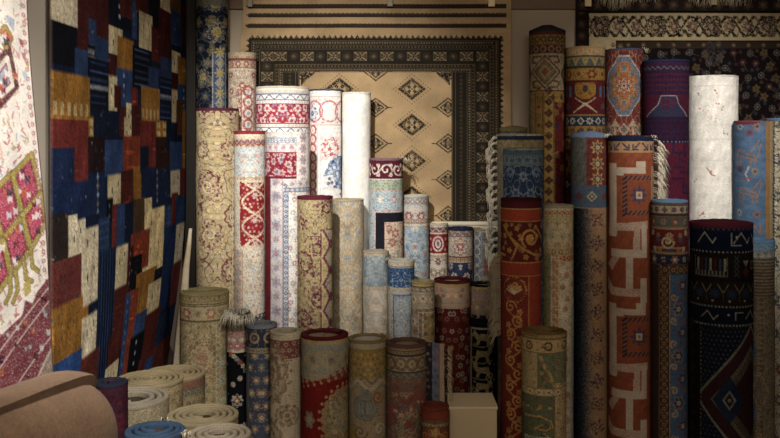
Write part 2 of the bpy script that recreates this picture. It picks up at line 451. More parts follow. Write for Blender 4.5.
def p(c):   # wide cream with red band
    c.fill('#e4dcd4'); c.flor(-BIG, 0, BIG, BIG, 7, 2.4, ['#c9a0a0', '#b0b6c4', '#d5c0a8'], 5, 5)
    y = c.bands(0, [(4, '#e9e1d4'), (2.5, '#d6c8b4'), (1, '#a8b0c0'), (6.5, '#e6e2e0', 'wave', 11, '#3f5074', '#26304c', '#33446a'), (3, '#ece4de', 'dot', 4, '#d0a0a0', '#e9e1d4')])
    c.rect(-BIG, y, BIG, y+20, '#b02e40'); c.flor(-BIG, y, BIG, y+20, 4.2, 1.9, ['#ece0d8', '#e6d0c0', '#e4d4d4', '#8e8fae'], 8, 4, jit=.4); c.flor(-BIG, y+1, BIG, y+19, 14, 4.4, ['#e6d8d0'], 6, 7, '#b02e40', jit=.2)
    c.rect(-BIG, y, BIG, y+1, '#8c2233'); c.rect(-BIG, y+19, BIG, y+20, '#8c2233'); y += 20
    c.bands(y, [(3, '#e9dfd6', 'dot', 4, '#d8b0a8', '#e9e1d4'), (7, '#e6e2e0', 'wave', 11, '#3f5074', '#26304c', '#33446a'), (2, '#e9e1d8')])
R['cream_wide'] = roll('wide cream rolled rug with a dense red band between two navy vine bands', 256, 309, 86, p, rim='#d8cbb0', ybot=160, mat=M_SILK, busy=.08)
def p(c):   # cream with red medallion, blue rim
    c.fill('#e6e0da'); c.flor(-BIG, 0, BIG, BIG, 6, 1.6, ['#d9ccc4', '#ccd2dc', '#dcc8b8'], 5, 5)
    c.rect(-BIG, 0, BIG, 1.5, '#c6c8cc')
    c.rect(-BIG, 7, BIG, 8, '#d0b8b0')
    for k, xx in enumerate((-16, 1, 18)):
        c.disc(c.r*0+xx+3, 22, 11, '#c05a62', .82); c.petal(xx+3, 22, 7.5, 8, '#e9e4de', .3)
        c.flor(xx-6, 10, xx+12, 34, 4, 1.4, ['#bf4a56', '#e6ddd4', '#c98a88'], k, 5, jit=.4, sym=False, prob=.7)
        c.disc(xx+3, 22, 6.5, '#e7e1da')
    c.petal(c.X(312), 24, 8, 8, '#3f5c8c', .3); c.petal(c.X(312), 24, 5.4, 8, '#d8dade', .3); c.petal(c.X(312), 24, 3, 6, '#42608f', .3)
    c.rect(-BIG, 35, BIG, 36, '#cfa9a4')
    c.strip('v', c.X(309.6), c.X(318), 36, BIG, '#e4dad2', 'ring', 9, '#bb3a48', '#d9a7a0', '#d3b8b0', .8)
    c.frame(c.X(320), 42, 60, BIG, 1, '#c8cdd6')
    w = c.X(331); c.petal(w, 58, 11, 9, '#b83a4a', .25); c.flor(w-11, 46, w+11, 70, 4.6, 1.9, ['#e9e0d8', '#dfb8b0'], 4, 5, jit=.3, sym=False)
    c.poly([(c.X(323), 86), (c.X(329), 72), (c.X(337), 66), (60, 66), (60, 105), (c.X(336), 98), (c.X(333), 84)], '#4d6f9f')
    c.flor(c.X(323), 66, 60, 105, 5, 2, ['#e6e6ea', '#c9ced8', '#2f4c7c'], 14, 5, jit=.35, sym=False)
R['cream_blue'] = roll('cream rolled rug with navy edge and scattered red rosettes, left of the plain white one', 309, 342, 89, p, rim='#37496e', rimh=1.5, ybot=200, mat=M_SILK, busy=0.04)
def p(c):
    c.fill('#efebe2'); c.arab(-BIG, 0, BIG, BIG, '#e5ddcd', 9, 12, .25); c.flor(-BIG, 0, BIG, BIG, 11, 3.2, ['#e3e4e6', '#e9dcc4', '#dfe2e8'], 12, 6)
    c.strip('v', c.X(361), c.X(364), 0, BIG, None, 'dot', 6, '#e2dccf', '#ece6dc')
R['white'] = roll('plain white rolled rug with a faint cream pattern, in front of the hanging tan rug', 342, 371, 92, p, rim='#e6dfd0', ybot=200, mat=M_SILK, busy=0, bsc=6)
def p(c):   # red and cream, small
    c.fill('#b9ac98'); y = c.bands(0, [(4, '#c0b096'), (5, '#6a4a52', 'wave', 8, '#c0ac98', '#8a6a60'), (1.5, '#b8a890')])
    c.rect(-BIG, y, BIG, y+19, '#7e1d24'); c.flor(-BIG, y, BIG, y+19, 6, 2, ['#b48a72', '#8e3038', '#c9b08a'], 3, 5)
    c.ell(0, y+9.5, 6, 8, '#c7bcae'); c.ell(0, y+9.5, 4.4, 6, '#6f1b24'); c.ell(0, y+9.5, 3, 4.4, '#c9c0b4'); c.ell(0, y+9.5, 1.3, 2.4, '#3c4c70'); y += 19
    c.bands(y, [(1.5, '#c4b49a'), (3, '#8e7a6a', 'dot', 4, '#c8b8a0', '#5a3a3a')]); y += 4.5
    c.rect(-BIG, y, BIG, BIG, '#b5aa9a'); c.flor(-BIG, y, BIG, BIG, 11, 4.8, ['#5e4048', '#7c6a58', '#6a3a3c'], 6, 8, '#c8b498')
R['redoval'] = roll('slim rolled rug with white ovals on a red band, below the hanging tan rug', 428, 448, 222, p, rim='#c4b8a0', gain=1.15, ybot=290)
def p(c):   # navy rim
    c.fill('#2c3550'); y = c.bands(0, [(2, '#7a7480'), (7, '#7b675e', 'wave', 9, '#b09c88', '#4a4048', '#6a4a50')])
    c.rect(-BIG, y, BIG, y+19, '#a89a86')
    for x in (-24, 0, 24): c.petal(x, y+9.5, 9, 8, '#8a4a48', .3); c.petal(x, y+9.5, 7, 8, '#b9ad9c', .3); c.petal(x, y+9.5, 4.5, 6, '#8c3a3e', .4); c.disc(x, y+9.5, 1.6, '#c9bda8')
    c.flor(-BIG, y+1, BIG, y+18, 6, 1.5, ['#6f7a8a', '#8a5a50'], 4, 5, prob=.6); y += 19
    y = c.bands(y, [(1, '#5a3a3c'), (4, '#84604e', 'dot', 4, '#b89a70', '#5a3a34'), (1, '#b5a48c')])
    c.flor(-BIG, y, BIG, BIG, 11, 4.6, ['#bdb2a2', '#a89c94', '#c9b8a0'], 7, 7, '#7a3a3c')
R['navyrim'] = roll('slim navy edged rolled rug with cream rosette band, right of the white oval one', 448, 473, 226, p, rim='#232a48', rimh=2.5, gain=1.15, ybot=292)
def p(c):
    c.fill('#6c655c'); c.rect(-BIG, 0, BIG, 3, '#93856a'); c.flor(-BIG, 3, BIG, BIG, 9, 3.4, ['#566b88', '#8a7c68', '#5d6f86'], 6, 6, '#a08c68')
    c.strip('v', c.X(473.5), c.X(482), 4, BIG, '#55687f', 'ring', 9, '#a39a88', '#8a5c4c', '#8b8272', .8)
    c.rect(c.X(484), 30, 40, 45, '#7a4a44')
R['bluebrown'] = roll('slim dull blue and brown rolled rug half hidden beside the white fringe', 473, 496, 227, p, rim='#8f8268', gain=1.1, ybot=292)

def p(c):   # gold and burgundy arabesque
    c.fill('#b09b6c'); c.flor(-BIG, 0, BIG, BIG, 6, 1.9, ['#c8b68a', '#a08c84', '#c2b49c', '#8e7a5a'], 5, 5, jit=.4)
    c.arab(-BIG, 2, BIG, BIG, '#5c2434', 12, 8, .15); c.rect(-BIG, 0, BIG, 3, '#5c2734')
    c.flor(-BIG, 3, BIG, 18, 5, 2, ['#5e2433', '#a88e68'], 5, 5, jit=.4, prob=.8)
    for (x, y, r) in ((208, 185, 15), (210, 233, 15), (232, 150, 14), (234, 215, 13), (232, 268, 13), (202, 150, 9)):
        X, Y = c.X(x), c.Y(y)
        c.petal(X, Y, r, 9, '#5f2534', .2); c.petal(X, Y, r*.82, 9, '#b8a676', .2); c.flor(X-r*.75, Y-r*.75, X+r*.75, Y+r*.75, 4.4, 1.8, ['#63283a', '#7a4450'], x, 5, jit=.4, sym=False, prob=.75); c.spiral(X, Y, r*.5, 1.2, 1.3, '#d0be94', x)
    c.strip('v', c.X(232), c.X(237.5), c.Y(155), BIG, '#cfc3a6', 'dia', 8, '#5a3046', '#b8a68c', '#c8b894', .6)
R['paisley'] = roll('tall gold rolled rug with burgundy swirls, left of the red lattice roll', 196, 239, 108, p, rim='#5a2a36', rimh=1.2, ybot=300, mat=M_SILK, gain=1.05, busy=.12)
def p(c):   # cream with red lattice panel
    c.fill('#cdc0a8'); c.flor(-BIG, 0, BIG, BIG, 7, 2.2, ['#b8bec0', '#c9a892', '#bcae94'], 4, 5)
    c.rect(-BIG, 0, BIG, 3.5, '#9c2a34'); c.rect(-BIG, 3.5, BIG, 5, '#d8c8b0')
    c.strip('h', c.Y(139), c.Y(147), -BIG, BIG, '#cbbba0', 'dot', 6, '#9a3a3a', '#8a90a0', '#b8a080', .7)
    c.rect(-BIG, c.Y(148), BIG, c.Y(177), '#b9c0c0'); c.flor(-BIG, c.Y(148), BIG, c.Y(177), 7, 2.4, ['#d3c4a8', '#c59a88', '#a8b4bc'], 9, 6)
    c.strip('h', c.Y(176), c.Y(180), -BIG, BIG, '#d3c6ae', 'dot', 4, '#a8785c', '#cdc0a8')
    x0, x1, y0, y1 = c.X(240), c.X(264), c.Y(181), c.Y(245)
    c.rect(x0, y0, x1, y1, '#97202a'); c.flor(x0, y0, x1, y1, 4.6, 1.5, ['#d6b896', '#c07a6a', '#d9c4a4'], 2, 5, jit=.35, sym=False)
    cx = (x0+x1)/2+2
    for k in range(-1, 4):
        yy = y0+8+k*24
        a, b = max(y0, yy), min(y1, yy+24)
        for sg in (-1, 1):
            pts = [(cx+sg*13*math.sin(t*math.pi/12), min(y1, max(y0, yy+t*2))) for t in range(-6, 7)]
            c.line(pts, 2.2, '#d8c8a4')
        c.petal(cx, yy+6 if yy+6 > y0 else y0+4, 3.6, 6, '#c7bcb0', .4)
    c.frame(x0-1, y0-1, x1+1, y1+1, 1.1, '#cbb494')
    y = c.Y(249)
    for k in range(5): c.petal(c.X(262), y+10+k*24, 15, 8, '#a9b4ba', .2); c.petal(c.X(262), y+10+k*24, 12, 8, '#d3c4a4', .2); c.flor(c.X(246), y+k*24, 40, y+22+k*24, 6, 1.6, ['#b58274', '#9aa6b0'], k, 6, sym=False)
    c.strip('v', c.X(235), c.X(243), y, BIG, '#c3b095', 'ros', 9, '#b88a78', '#8c98a4', '#a88c78', .7)
    c.poly([(c.X(249), c.Y(322)), (c.X(256), c.Y(312)), (60, c.Y(307)), (60, c.Y(322))], '#20243a'); c.flor(c.X(250), c.Y(310), 40, c.Y(322), 5, 1.7, ['#cbbc9c'], 3, 5, sym=False)
R['lattice'] = roll('cream rolled rug with a red edge and a red lattice panel', 234, 266, 131, p, rim='#9a3038', rimh=1.0, ybot=330, mat=M_SILK, busy=.12)
def p(c):   # white with red band
    c.fill('#dfd8d2'); c.flor(-BIG, 0, BIG, BIG, 8, 2.6, ['#b9a096', '#9a9cac', '#c4a090'], 6, 6, '#e6ded6')
    y0 = c.Y(138)
    c.strip('h', c.Y(138), c.Y(143), -BIG, BIG, '#d6d4d6', 'dia', 4, '#5f6a88', '#c8ccd6', '#6a7490', .6)
    c.strip('h', c.Y(144), c.Y(151), -BIG, BIG, '#d8ccc6', 'ros', 8, '#b48a94', '#8a94b0', '#b49a9a', .7)
    xa, xb = c.X(266), c.X(296.5)
    c.rect(-BIG, c.Y(152), xb, c.Y(177), '#9a2434'); c.flor(-BIG, c.Y(153), xb, c.Y(176), 4.6, 1.2, ['#cfa8a8', '#b46a74'], 9, 4, sym=False); c.flor(-BIG, c.Y(153), xb, c.Y(176), 8.5, 4.2, ['#d6cac8', '#c9b0b0', '#bfc0ca'], 3, 7, '#8a5a64', jit=.3, sym=False); c.rect(-BIG, c.Y(176), xb, c.Y(178), '#7c1c2c')
    c.strip('v', xb, 90, c.Y(136), BIG, '#e6e0da')
    c.strip('v', c.X(298), c.X(307), c.Y(138), BIG, '#e2dad4', 'ros', 11, '#c08a8a', '#8a98b4')
    c.strip('v', -BIG, c.X(270.5), c.Y(178), BIG, '#77202c', 'dot', 5, '#b06a60', '#4a1820')
    c.strip('v', c.X(270.5), c.X(283), c.Y(179), BIG, '#c9c0c0', 'ros2', 14, '#8d97ac', '#b86a70', '#a48c90', .8, D='#b8888a')
    c.rect(c.X(283), c.Y(179), 90, c.Y(187), '#cfc4c0'); c.strip('h', c.Y(180), c.Y(186), c.X(272), 90, None, 'ros', 9, '#a88c94', '#8d97ac')
    c.strip('v', c.X(283.4), c.X(288.5), c.Y(187), BIG, '#b7bac4', 'dia', 5, '#3f4a68', '#c8ccd6', '#5a6480', .7)
    c.strip('h', c.Y(187), c.Y(191), c.X(283.4), 90, '#b7bac4', 'dia', 5, '#3f4a68', '#c8ccd6', '#5a6480', .7)
    c.rect(c.X(288.5), c.Y(191), 90, BIG, '#e0d9d0'); c.flor(c.X(288.5), c.Y(191), 90, BIG, 9, 3, ['#b08a80', '#9a8c86', '#a2707a', '#9aa4b4'], 7, 6, '#e6dccc', sym=False, jit=.3)
R['redband'] = roll('white rolled rug with red flower band and a maroon strip down its left side', 265, 310, 132, p, rim='#d3c8b8', rimh=1.4, ybot=340, mat=M_SILK, busy=.1)
def p(c):   # maroon band, green band
    c.fill('#9fb0ba'); c.rect(-BIG, 0, BIG, 2, '#8d7a78')
    c.rect(-BIG, 2, BIG, 20, '#5e1a32'); y = 11
    for k in range(-4, 5):
        X = k*13; c.spiral(X, y, 6, 1.1, 1.6, '#d9ccb6', k, 1 if k % 2 else -1); c.disc(X+5, y-4, 2.1, '#d9ccb6'); c.disc(X+5, y+5, 2, '#d9ccb6'); c.line([(X+3, y+6), (X+10, y-4)], 1.4, '#cbbba6')
    c.rect(-BIG, 20, BIG, 21.3, '#d0bfae'); c.rect(-BIG, 21.3, BIG, 31, '#9daa92'); c.rect(-BIG, 31, BIG, 32.5, '#c6a8a0')
    c.arab(-BIG, 33, BIG, 52, '#c9c2b0', 9, 4, .2, sym=False); c.flor(-BIG, 33, BIG, 52, 15, 4, ['#b88a86', '#c9bfb0'], 4, 6, '#cfc8b8', sym=False)
    xa = c.X(374.5); c.arab(-BIG, 52, xa, BIG, '#c2beb0', 8, 5, .2, sym=False)
    c.rect(xa, 52, 60, 53.3, '#d3b0a4'); c.rect(xa, 52, xa+1.3, BIG, '#d3b0a4')
    c.rect(xa+1.3, 53.3, 60, BIG, '#1f2029')
    xb = c.X(384.5); c.rect(xb, 62.5, 60, BIG, '#d0a898'); c.rect(xb+1.2, 63.7, 60, BIG, '#c4ae92')
    c.flor(xb+2, 65, 60, BIG, 13, 5, ['#9a4a4c', '#8c8a8a'], 9, 6, '#c8b498', sym=False); c.arab(xb+2, 65, 60, BIG, '#a08a78', 9, 7, .12, sym=False)
R['greenband'] = roll('rolled rug with maroon scroll band above a sage green band and black inner frame', 369, 403, 158, p, rim='#8e6a70', rimh=1.2, ybot=262, mat=M_SILK)
def p(c):   # pale blue
    c.fill('#8495a2'); c.arab(-BIG, 0, BIG, BIG, '#b5ab98', 7, 3, .22); c.flor(-BIG, 24, BIG, BIG, 9, 2.8, ['#a86a5c', '#b59a5c', '#c3b7a2', '#5f7590'], 8, 6)
    y = c.bands(0, [(3, '#8f9ca0'), (6, '#a09c92', 'dot', 5, '#8a6a62', '#c4b8a2', '#7d8c98')])
    c.rect(-BIG, y, BIG, y+14, '#b0a9a0'); c.flor(-BIG, y, BIG, y+14, 13, 5, ['#8c4448', '#a8847a'], 5, 7, '#c8b896', brick=False); y += 14
    c.bands(y, [(5, '#a8937c', 'dot', 5, '#7d5a52', '#c8b8a0', '#8a7c70'), (2, '#b8ac98')])
R['paleblue'] = roll('pale blue rolled rug with a rosette band, right of the one with the black frame', 401, 429, 194, p, rim='#c9bda4', rimh=1.6, ybot=292, mat=M_SILK, gain=1.1)

def p(c):   # gold burgundy short
    c.fill('#ab9766'); c.flor(-BIG, 3, BIG, BIG, 7, 2, ['#8c7652', '#c0ae80', '#7b4550'], 7, 5, jit=.4)
    c.rect(-BIG, 0, BIG, 3, '#6a1d30')
    c.arab(-BIG, 3, BIG, BIG, '#6c2a3c', 12, 15, .07)
    for (x, y, r) in ((326, 206, 10), (302, 222, 7), (318, 245, 9), (304, 262, 13), (318, 296, 10), (304, 318, 12)):
        X, Y = c.X(x), c.Y(y); c.flor(X-r, Y-r, X+r, Y+r, 4.2, 1.9, ['#5f1f36', '#74304a'], x, 5, jit=.45, sym=False, prob=.8); c.spiral(X, Y, r*.9, 1.1, 1.4, '#5f1f36', y)
    xa = c.X(320.5); c.rect(xa, c.Y(228), 60, BIG, '#b39d6a'); c.rect(xa, c.Y(228), 60, c.Y(229.2), '#5f1f36'); c.rect(xa, c.Y(228), xa+1.1, BIG, '#6c2a3c')
    cx = c.X(327); pts = [(cx+(5 if k % 2 else -4), c.Y(230)+k*13) for k in range(30)]
    c.line([(x+2.5, y) for x, y in pts], 4.5, '#8e9194'); c.line(pts, 2.6, '#7c1c34'); c.line([(x-3.5, y) for x, y in pts], 1.2, '#c3b07e')
    for k in range(14): c.petal(c.X(331), c.Y(243)+k*26, 5, 6, '#6a2038', .3)
R['burgundy'] = roll('gold rolled rug with burgundy swirls and a grey zigzag strip down its right side', 297, 333, 195, p, rim='#6a2236', rimh=1.6, ybot=340, mat=M_SILK)
def p(c):
    c.fill('#ac9a7c'); c.arab(-BIG, 0, BIG, BIG, '#c4b595', 8, 21, .28); c.flor(-BIG, 2, BIG, BIG, 10, 3, ['#8f979e', '#bda986', '#9d8a6c', '#a09a92'], 5, 6)
    c.mottle(.07, 20, 3)
R['tan'] = roll('faded tan rolled rug with a worn scroll pattern, right of the gold and burgundy one', 331, 364, 198, p, rim='#b8a684', rimh=1.2, ybot=345, mat=M_SILK, busy=.1, bsc=5)
def p(c):
    c.fill('#a89d8b'); c.rect(-BIG, 0, BIG, 4, '#a2957e'); c.rect(-BIG, 4, BIG, 34, '#77848c'); c.arab(-BIG, 4, BIG, 34, '#a5a79f', 6, 4, .28)
    c.arab(-BIG, 35, BIG, BIG, '#b5aa98', 9, 5, .2); c.mottle(.08, 16, 4)
R['greyblue'] = roll('small rolled rug with a grey blue upper half and plain beige below', 363, 389, 249, p, rim='#ada08a', rimh=1.5, ybot=340, mat=M_SILK, gain=1.15, busy=.09, bsc=5)
def p(c):
    c.fill('#8a949c'); c.rect(-BIG, 0, BIG, 6, '#b0a48f'); c.rect(-BIG, 5, BIG, 6.4, '#8a7a68')
    c.rect(-BIG, 7, BIG, 26, '#2c4a74'); c.arab(-BIG, 7, BIG, 26, '#8c9cae', 6, 9, .25); c.rect(-BIG, 26, BIG, 32, '#a99f8c')
    c.strip('v', -BIG, c.X(393), 32, BIG, '#a39b8b'); c.frame(c.X(393), 33, 60, BIG, 1.4, '#4f6688'); c.arab(c.X(396), 36, 60, BIG, '#a9aaa2', 7, 3, .25, sym=False)
R['navyband'] = roll('small rolled rug with a white edge and a navy floral band over pale blue', 388, 414.5, 258, p, rim='#c4baa6', rimh=2.0, ybot=345, mat=M_SILK, gain=1.15)
def p(c):
    c.fill('#94866c'); c.flor(-BIG, 0, BIG, BIG, 11, 4.4, ['#b3a58a', '#7b5f56', '#a8977a'], 4, 7, '#7a4a48')
    c.bands(0, [(4, '#a18b4e'), (1, '#5b4a3a'), (5, '#9c8c70', 'hook', 6, '#473f48', '#333', '#6a5a48'), (1, '#ab9c80')])
    c.strip('v', c.X(418), c.X(423), c.Y(309), BIG, '#7b6c5c', 'hook', 7, '#3c3c4c', '#333', '#a8987a', .8); c.strip('h', c.Y(306), c.Y(311), c.X(418), 60, '#7b6c5c', 'hook', 7, '#3c3c4c', '#333', '#a8987a', .8)
    c.rect(c.X(424), c.Y(311), 60, BIG, '#8d7a50'); c.flor(c.X(424), c.Y(311), 60, BIG, 8, 2.6, ['#6a4038', '#a8976a'], 3, 5, sym=False)
R['gildfloral'] = roll('small cream floral rolled rug with a gilt edge, left of the red one', 411, 435, 279, p, rim='#a38f58', rimh=1.6, ybot=345, gain=1.3)
def p(c):
    c.fill('#491512'); y = c.bands(0, [(3, '#4f1719'), (3, '#8a6d44')]); 
    c.rect(-BIG, y, BIG, y+21, '#8f745a'); c.flor(-BIG, y, BIG, y+21, 6, 2.3, ['#a88c68', '#744844', '#7c7468', '#9a6a54'], 6, 6); y += 21
    c.flor(-BIG, y, BIG, BIG, 8.6, 3, ['#7c7a74', '#8a6844', '#83807c', '#6d4a38'], 8, 6, '#491512', jit=.3); c.arab(-BIG, y, BIG, BIG, '#7a4a30', 14, 3, .05)
R['redfloral'] = roll('dark red rolled rug with grey and gold blossoms behind the cream plinth', 434, 470, 276, p, rim='#52171b', rimh=2.2, ybot=412, gain=1.5, busy=.1)
def p(c):
    c.fill('#0f0f10'); c.rect(-BIG, 0, BIG, 4, '#8a7138'); c.rect(-BIG, 4, BIG, 33, '#7c6452'); c.flor(-BIG, 5, BIG, 32, 9, 3.4, ['#8f7a58', '#5c4a48', '#8a5f50'], 8, 6, '#a89064')
    for k in range(-4, 5): c.petal(k*9, 34, 5, 6, '#0f0f10', .2)
    y = 43; xs = c.X(472); c.strip('v', -BIG, xs, y, BIG, '#8b7458', 'dot', 5, '#5b4234', '#a8906a')
    c.rect(-BIG, 42, BIG, 44, '#85705a')
    c.rect(xs, 44, 60, 124, '#0f0f10')
    for k in range(5):
        yy = 52+k*16; sg = 1 if k % 2 else -1
        c.poly([(-6*sg, yy-4), (4*sg, yy-3), (9*sg, yy-8), (11*sg, yy-3), (6*sg, yy+2), (7*sg, yy+7), (4*sg, yy+7), (2*sg, yy+2), (-3*sg, yy+3), (-6*sg, yy+7), (-8*sg, yy+6), (-7*sg, yy)], '#8f7a4e')
        c.spiral(-8*sg, yy+6, 5, 1.2, 1.2, '#8f7a4e', k); c.line([(-11, yy+8), (0, yy+9), (11, yy+6)], 1.2, '#7d6a44')
    c.flor(xs, 45, 60, 123, 8, 1.7, ['#8f7a4e', '#6d5c3c'], 3, 5, jit=.5, prob=.6)
    c.rect(-BIG, 124, BIG, 126, '#a08c6c'); c.rect(-BIG, 126, BIG, BIG, '#77604a')
R['animals'] = roll('black rolled rug with gold animals and scrolls, beside the long white fringe', 468.5, 497, 281, p, rim='#15130f', rimh=1.6, ybot=412, gain=1.3, busy=.1)

# ---------------- left front row
def p(c):
    c.fill('#84744f'); c.arab(-BIG, 0, BIG, BIG, '#5f5138', 6, 31, .2); c.flor(-BIG, 0, BIG, BIG, 9, 3, ['#6b5a3c', '#7b5a40', '#94855f', '#66603f'], 6, 6)
    c.bands(0, [(9, '#857548', 'dot', 5, '#6f6040', '#857548'), (1, '#574a30'), (16, None), (1, '#574a30')])
    c.strip('h', 11, 26, -BIG, BIG, '#8a7a56', 'ros2', 13, '#7d4c3a', '#a08f68', '#544a34', 1, D='#5f6a5c')
    c.petal(-3, 62, 17, 10, '#6e4a38', .15); c.petal(-3, 62, 13, 10, '#8e7f5a', .15); c.petal(-3, 62, 7, 8, '#7a4a3a', .3)
    c.strip('v', c.X(216), c.X(220), 30, BIG, '#8f8260', 'dia', 6, '#5c5038', '#a29468')
    for y in (68, 84, 104, 118): c.petal(c.X(224), y, 7, 5, '#7c8a8a', .3); c.disc(c.X(224), y, 3, '#93825c')
R['goldtan'] = roll('short olive gold rolled rug in front of the tall burgundy swirl roll', 180, 229, 287, p, rim='#8a7b4c', rimh=1.5, turns=5, ybot=438, gain=1.3, cone=0.0, dmax=3.62)
def p(c):
    c.fill('#0e0f13'); c.rect(-BIG, 0, BIG, c.Y(330), '#5a5040'); c.rect(-BIG, c.Y(330), BIG, c.Y(349), '#8a6e62'); c.flor(-BIG, c.Y(330), BIG, c.Y(349), 7, 3, ['#8c3c3c', '#b09880', '#6d7466'], 4, 6, '#c0a890')
    c.rect(-BIG, c.Y(349), BIG, c.Y(350.5), '#a89878')
    for k, (x, y) in enumerate(((231, 352), (234, 354), (237, 357), (240, 360), (243, 364), (245, 369))): c.petal(c.X(x), c.Y(y), 2.8, 5, ['#9a4a3c', '#b0a080', '#6f7c74'][k % 3], .3)
    for (x, y, r) in ((237, 398, 7), (229, 420, 5), (244, 425, 5), (240, 376, 3), (233, 382, 3)): c.petal(c.X(x), c.Y(y), r, 8, '#a89f8c', .35); c.petal(c.X(x), c.Y(y), r*.5, 6, '#8a5a44', .3); c.disc(c.X(x), c.Y(y), r*.2, '#c8b880')
    c.flor(-BIG, c.Y(352), BIG, BIG, 12, 1.4, ['#66705c', '#8a7a5a'], 4, 5, jit=.5, prob=.5)
R['blackfloral'] = roll('slim black floral rolled rug with a pale fringe tuft on top', 227, 248, 317, p, rim='#8f8266', rimh=2, gain=1.3, dmax=3.6, busy=.1)
def p(c):
    c.fill('#343a46'); c.flor(-BIG, 28, BIG, BIG, 12, 4.6, ['#8a7050', '#7b5a4c', '#6d6250'], 6, 7, '#a88f60', jit=.12); c.flor(-BIG, 28, BIG, BIG, 6, 1, ['#5d6470', '#6e6a54'], 3, 5)
    c.rect(-BIG, 3, BIG, 27, '#252a3e'); c.arab(-BIG, 4, BIG, 27, '#7f6b42', 8, 9, .18); c.strip('h', 5, 19, -BIG, BIG, None, 'ring', 15, '#8a7444', '#7a4438')
    c.strip('h', 22, 27, -BIG, BIG, '#4a4a48', 'dot', 5, '#84704c', '#333840', '#7b6a48', .7); c.rect(-BIG, 0, BIG, 3, '#5a5e66')
    c.strip('v', -BIG, c.X(249), 27, BIG, '#4a4c4c', 'dot', 5, '#7b6a4c', '#333')
R['blueflower'] = roll('slate blue rolled rug with small gold flowers, left of the cream and brown one', 246, 277, 320, p, rim='#6a6e74', rimh=2.2, gain=1.4, dmax=3.6, busy=.1)
def p(c):
    c.solid = True
    c.fill('#978769'); c.rect(-BIG, 0, BIG, 7, '#9a8a6c'); c.rect(-BIG, 7, BIG, 25, '#63302a'); c.flor(-BIG, 8, BIG, 24, 7, 2.6, ['#8d6a58', '#6e6660', '#8f7a60'], 5, 6, '#55221f'); c.arab(-BIG, 8, BIG, 24, '#93785c', 7, 6, .12)
    for (x, y, r, sy) in ((272, 370, 20, 1.6), (288, 411, 15, .75), (271, 440, 18, 1.4)):
        X, Y = c.X(x), c.Y(y); c.medal(X, Y, r, r*sy, ['#715842', '#8f7d5c', '#66503e', '#948262', '#6a4a3c'], 12); c.flor(X-r, Y-r*sy, X+r, Y+r*sy, 4.6, 1.7, ['#5e4638', '#9a8868'], x, 5, jit=.4, sym=False, prob=.7)
    c.flor(-BIG, 26, c.X(292), 50, 5, 1.9, ['#74543e', '#6a4438'], 3, 5, jit=.4, sym=False, prob=.6)
R['creambrown'] = roll('cream rolled rug with brown medallions and a red brown top band', 270, 302, 327, p, rim='#a39476', rimh=3, gain=1.3, dmax=3.55, busy=.1)
def p(c):
    c.solid = True
    c.fill('#701714'); c.rect(-BIG, 3, BIG, 7, '#8f7a4c'); c.rect(-BIG, 7, BIG, 42, '#767468'); c.arab(-BIG, 7, BIG, 42, '#8f7c50', 9, 17, .2)
    c.strip('h', 10, 34, -BIG, BIG, None, 'ring', 19, '#8e7b50', '#7c4c36', None, .8, 3); c.rect(-BIG, 36, BIG, 38, '#8f7c50')
    c.poly([(-60, 150), (-60, 45), (c.X(304), 46), (c.X(314), 43), (c.X(322), 40), (c.X(334), 34), (c.X(346), 29), (80, 24), (80, 150)], '#701714'); c.rect(-BIG, 120, BIG, BIG, '#701714')
    for k in range(9): X = -28+k*7.5; c.petal(X, 45-k*1.9, 3.2, 5, '#8d7b52', .4); c.petal(X+2, 50-k*2.0, 1.8, 5, '#9a8658', .4)
    X, Y = c.X(345), c.Y(413); c.petal(X, Y, 29, 22, '#8f7c50', .08, 0, 1.1); c.petal(X, Y, 24, 16, '#6c6a58', .1, 0, 1.1); c.petal(X, Y, 21.5, 16, '#8f7c50', .1, 0, 1.1)
    c.flor(X-20, Y-22, X+20, Y+22, 5, 1.8, ['#5f6258', '#a3905e', '#77503a'], 5, 6, jit=.35, sym=False); c.petal(X, Y, 13, 10, '#7a7a68', .15); c.petal(X, Y, 9, 8, '#94824f', .2)
    for k in range(26): a = k/26*6.283; c.disc(X+30.5*math.cos(a), Y+33.5*math.sin(a), 1.6, '#9a8758')
    for dy in (0,): c.petal(c.X(309), c.Y(414), 7, 6, '#757668', .35, 0, 1.3); c.petal(c.X(309), c.Y(414), 4, 5, '#8f7f58', .3)
R['redmedal'] = roll('red rolled rug with a large gold medallion and maroon edge, front row', 301, 348.5, 328, p, rim='#5e181a', rimh=2.6, turns=1.0, gain=1.25, dmax=3.5, t=.012, busy=.1)
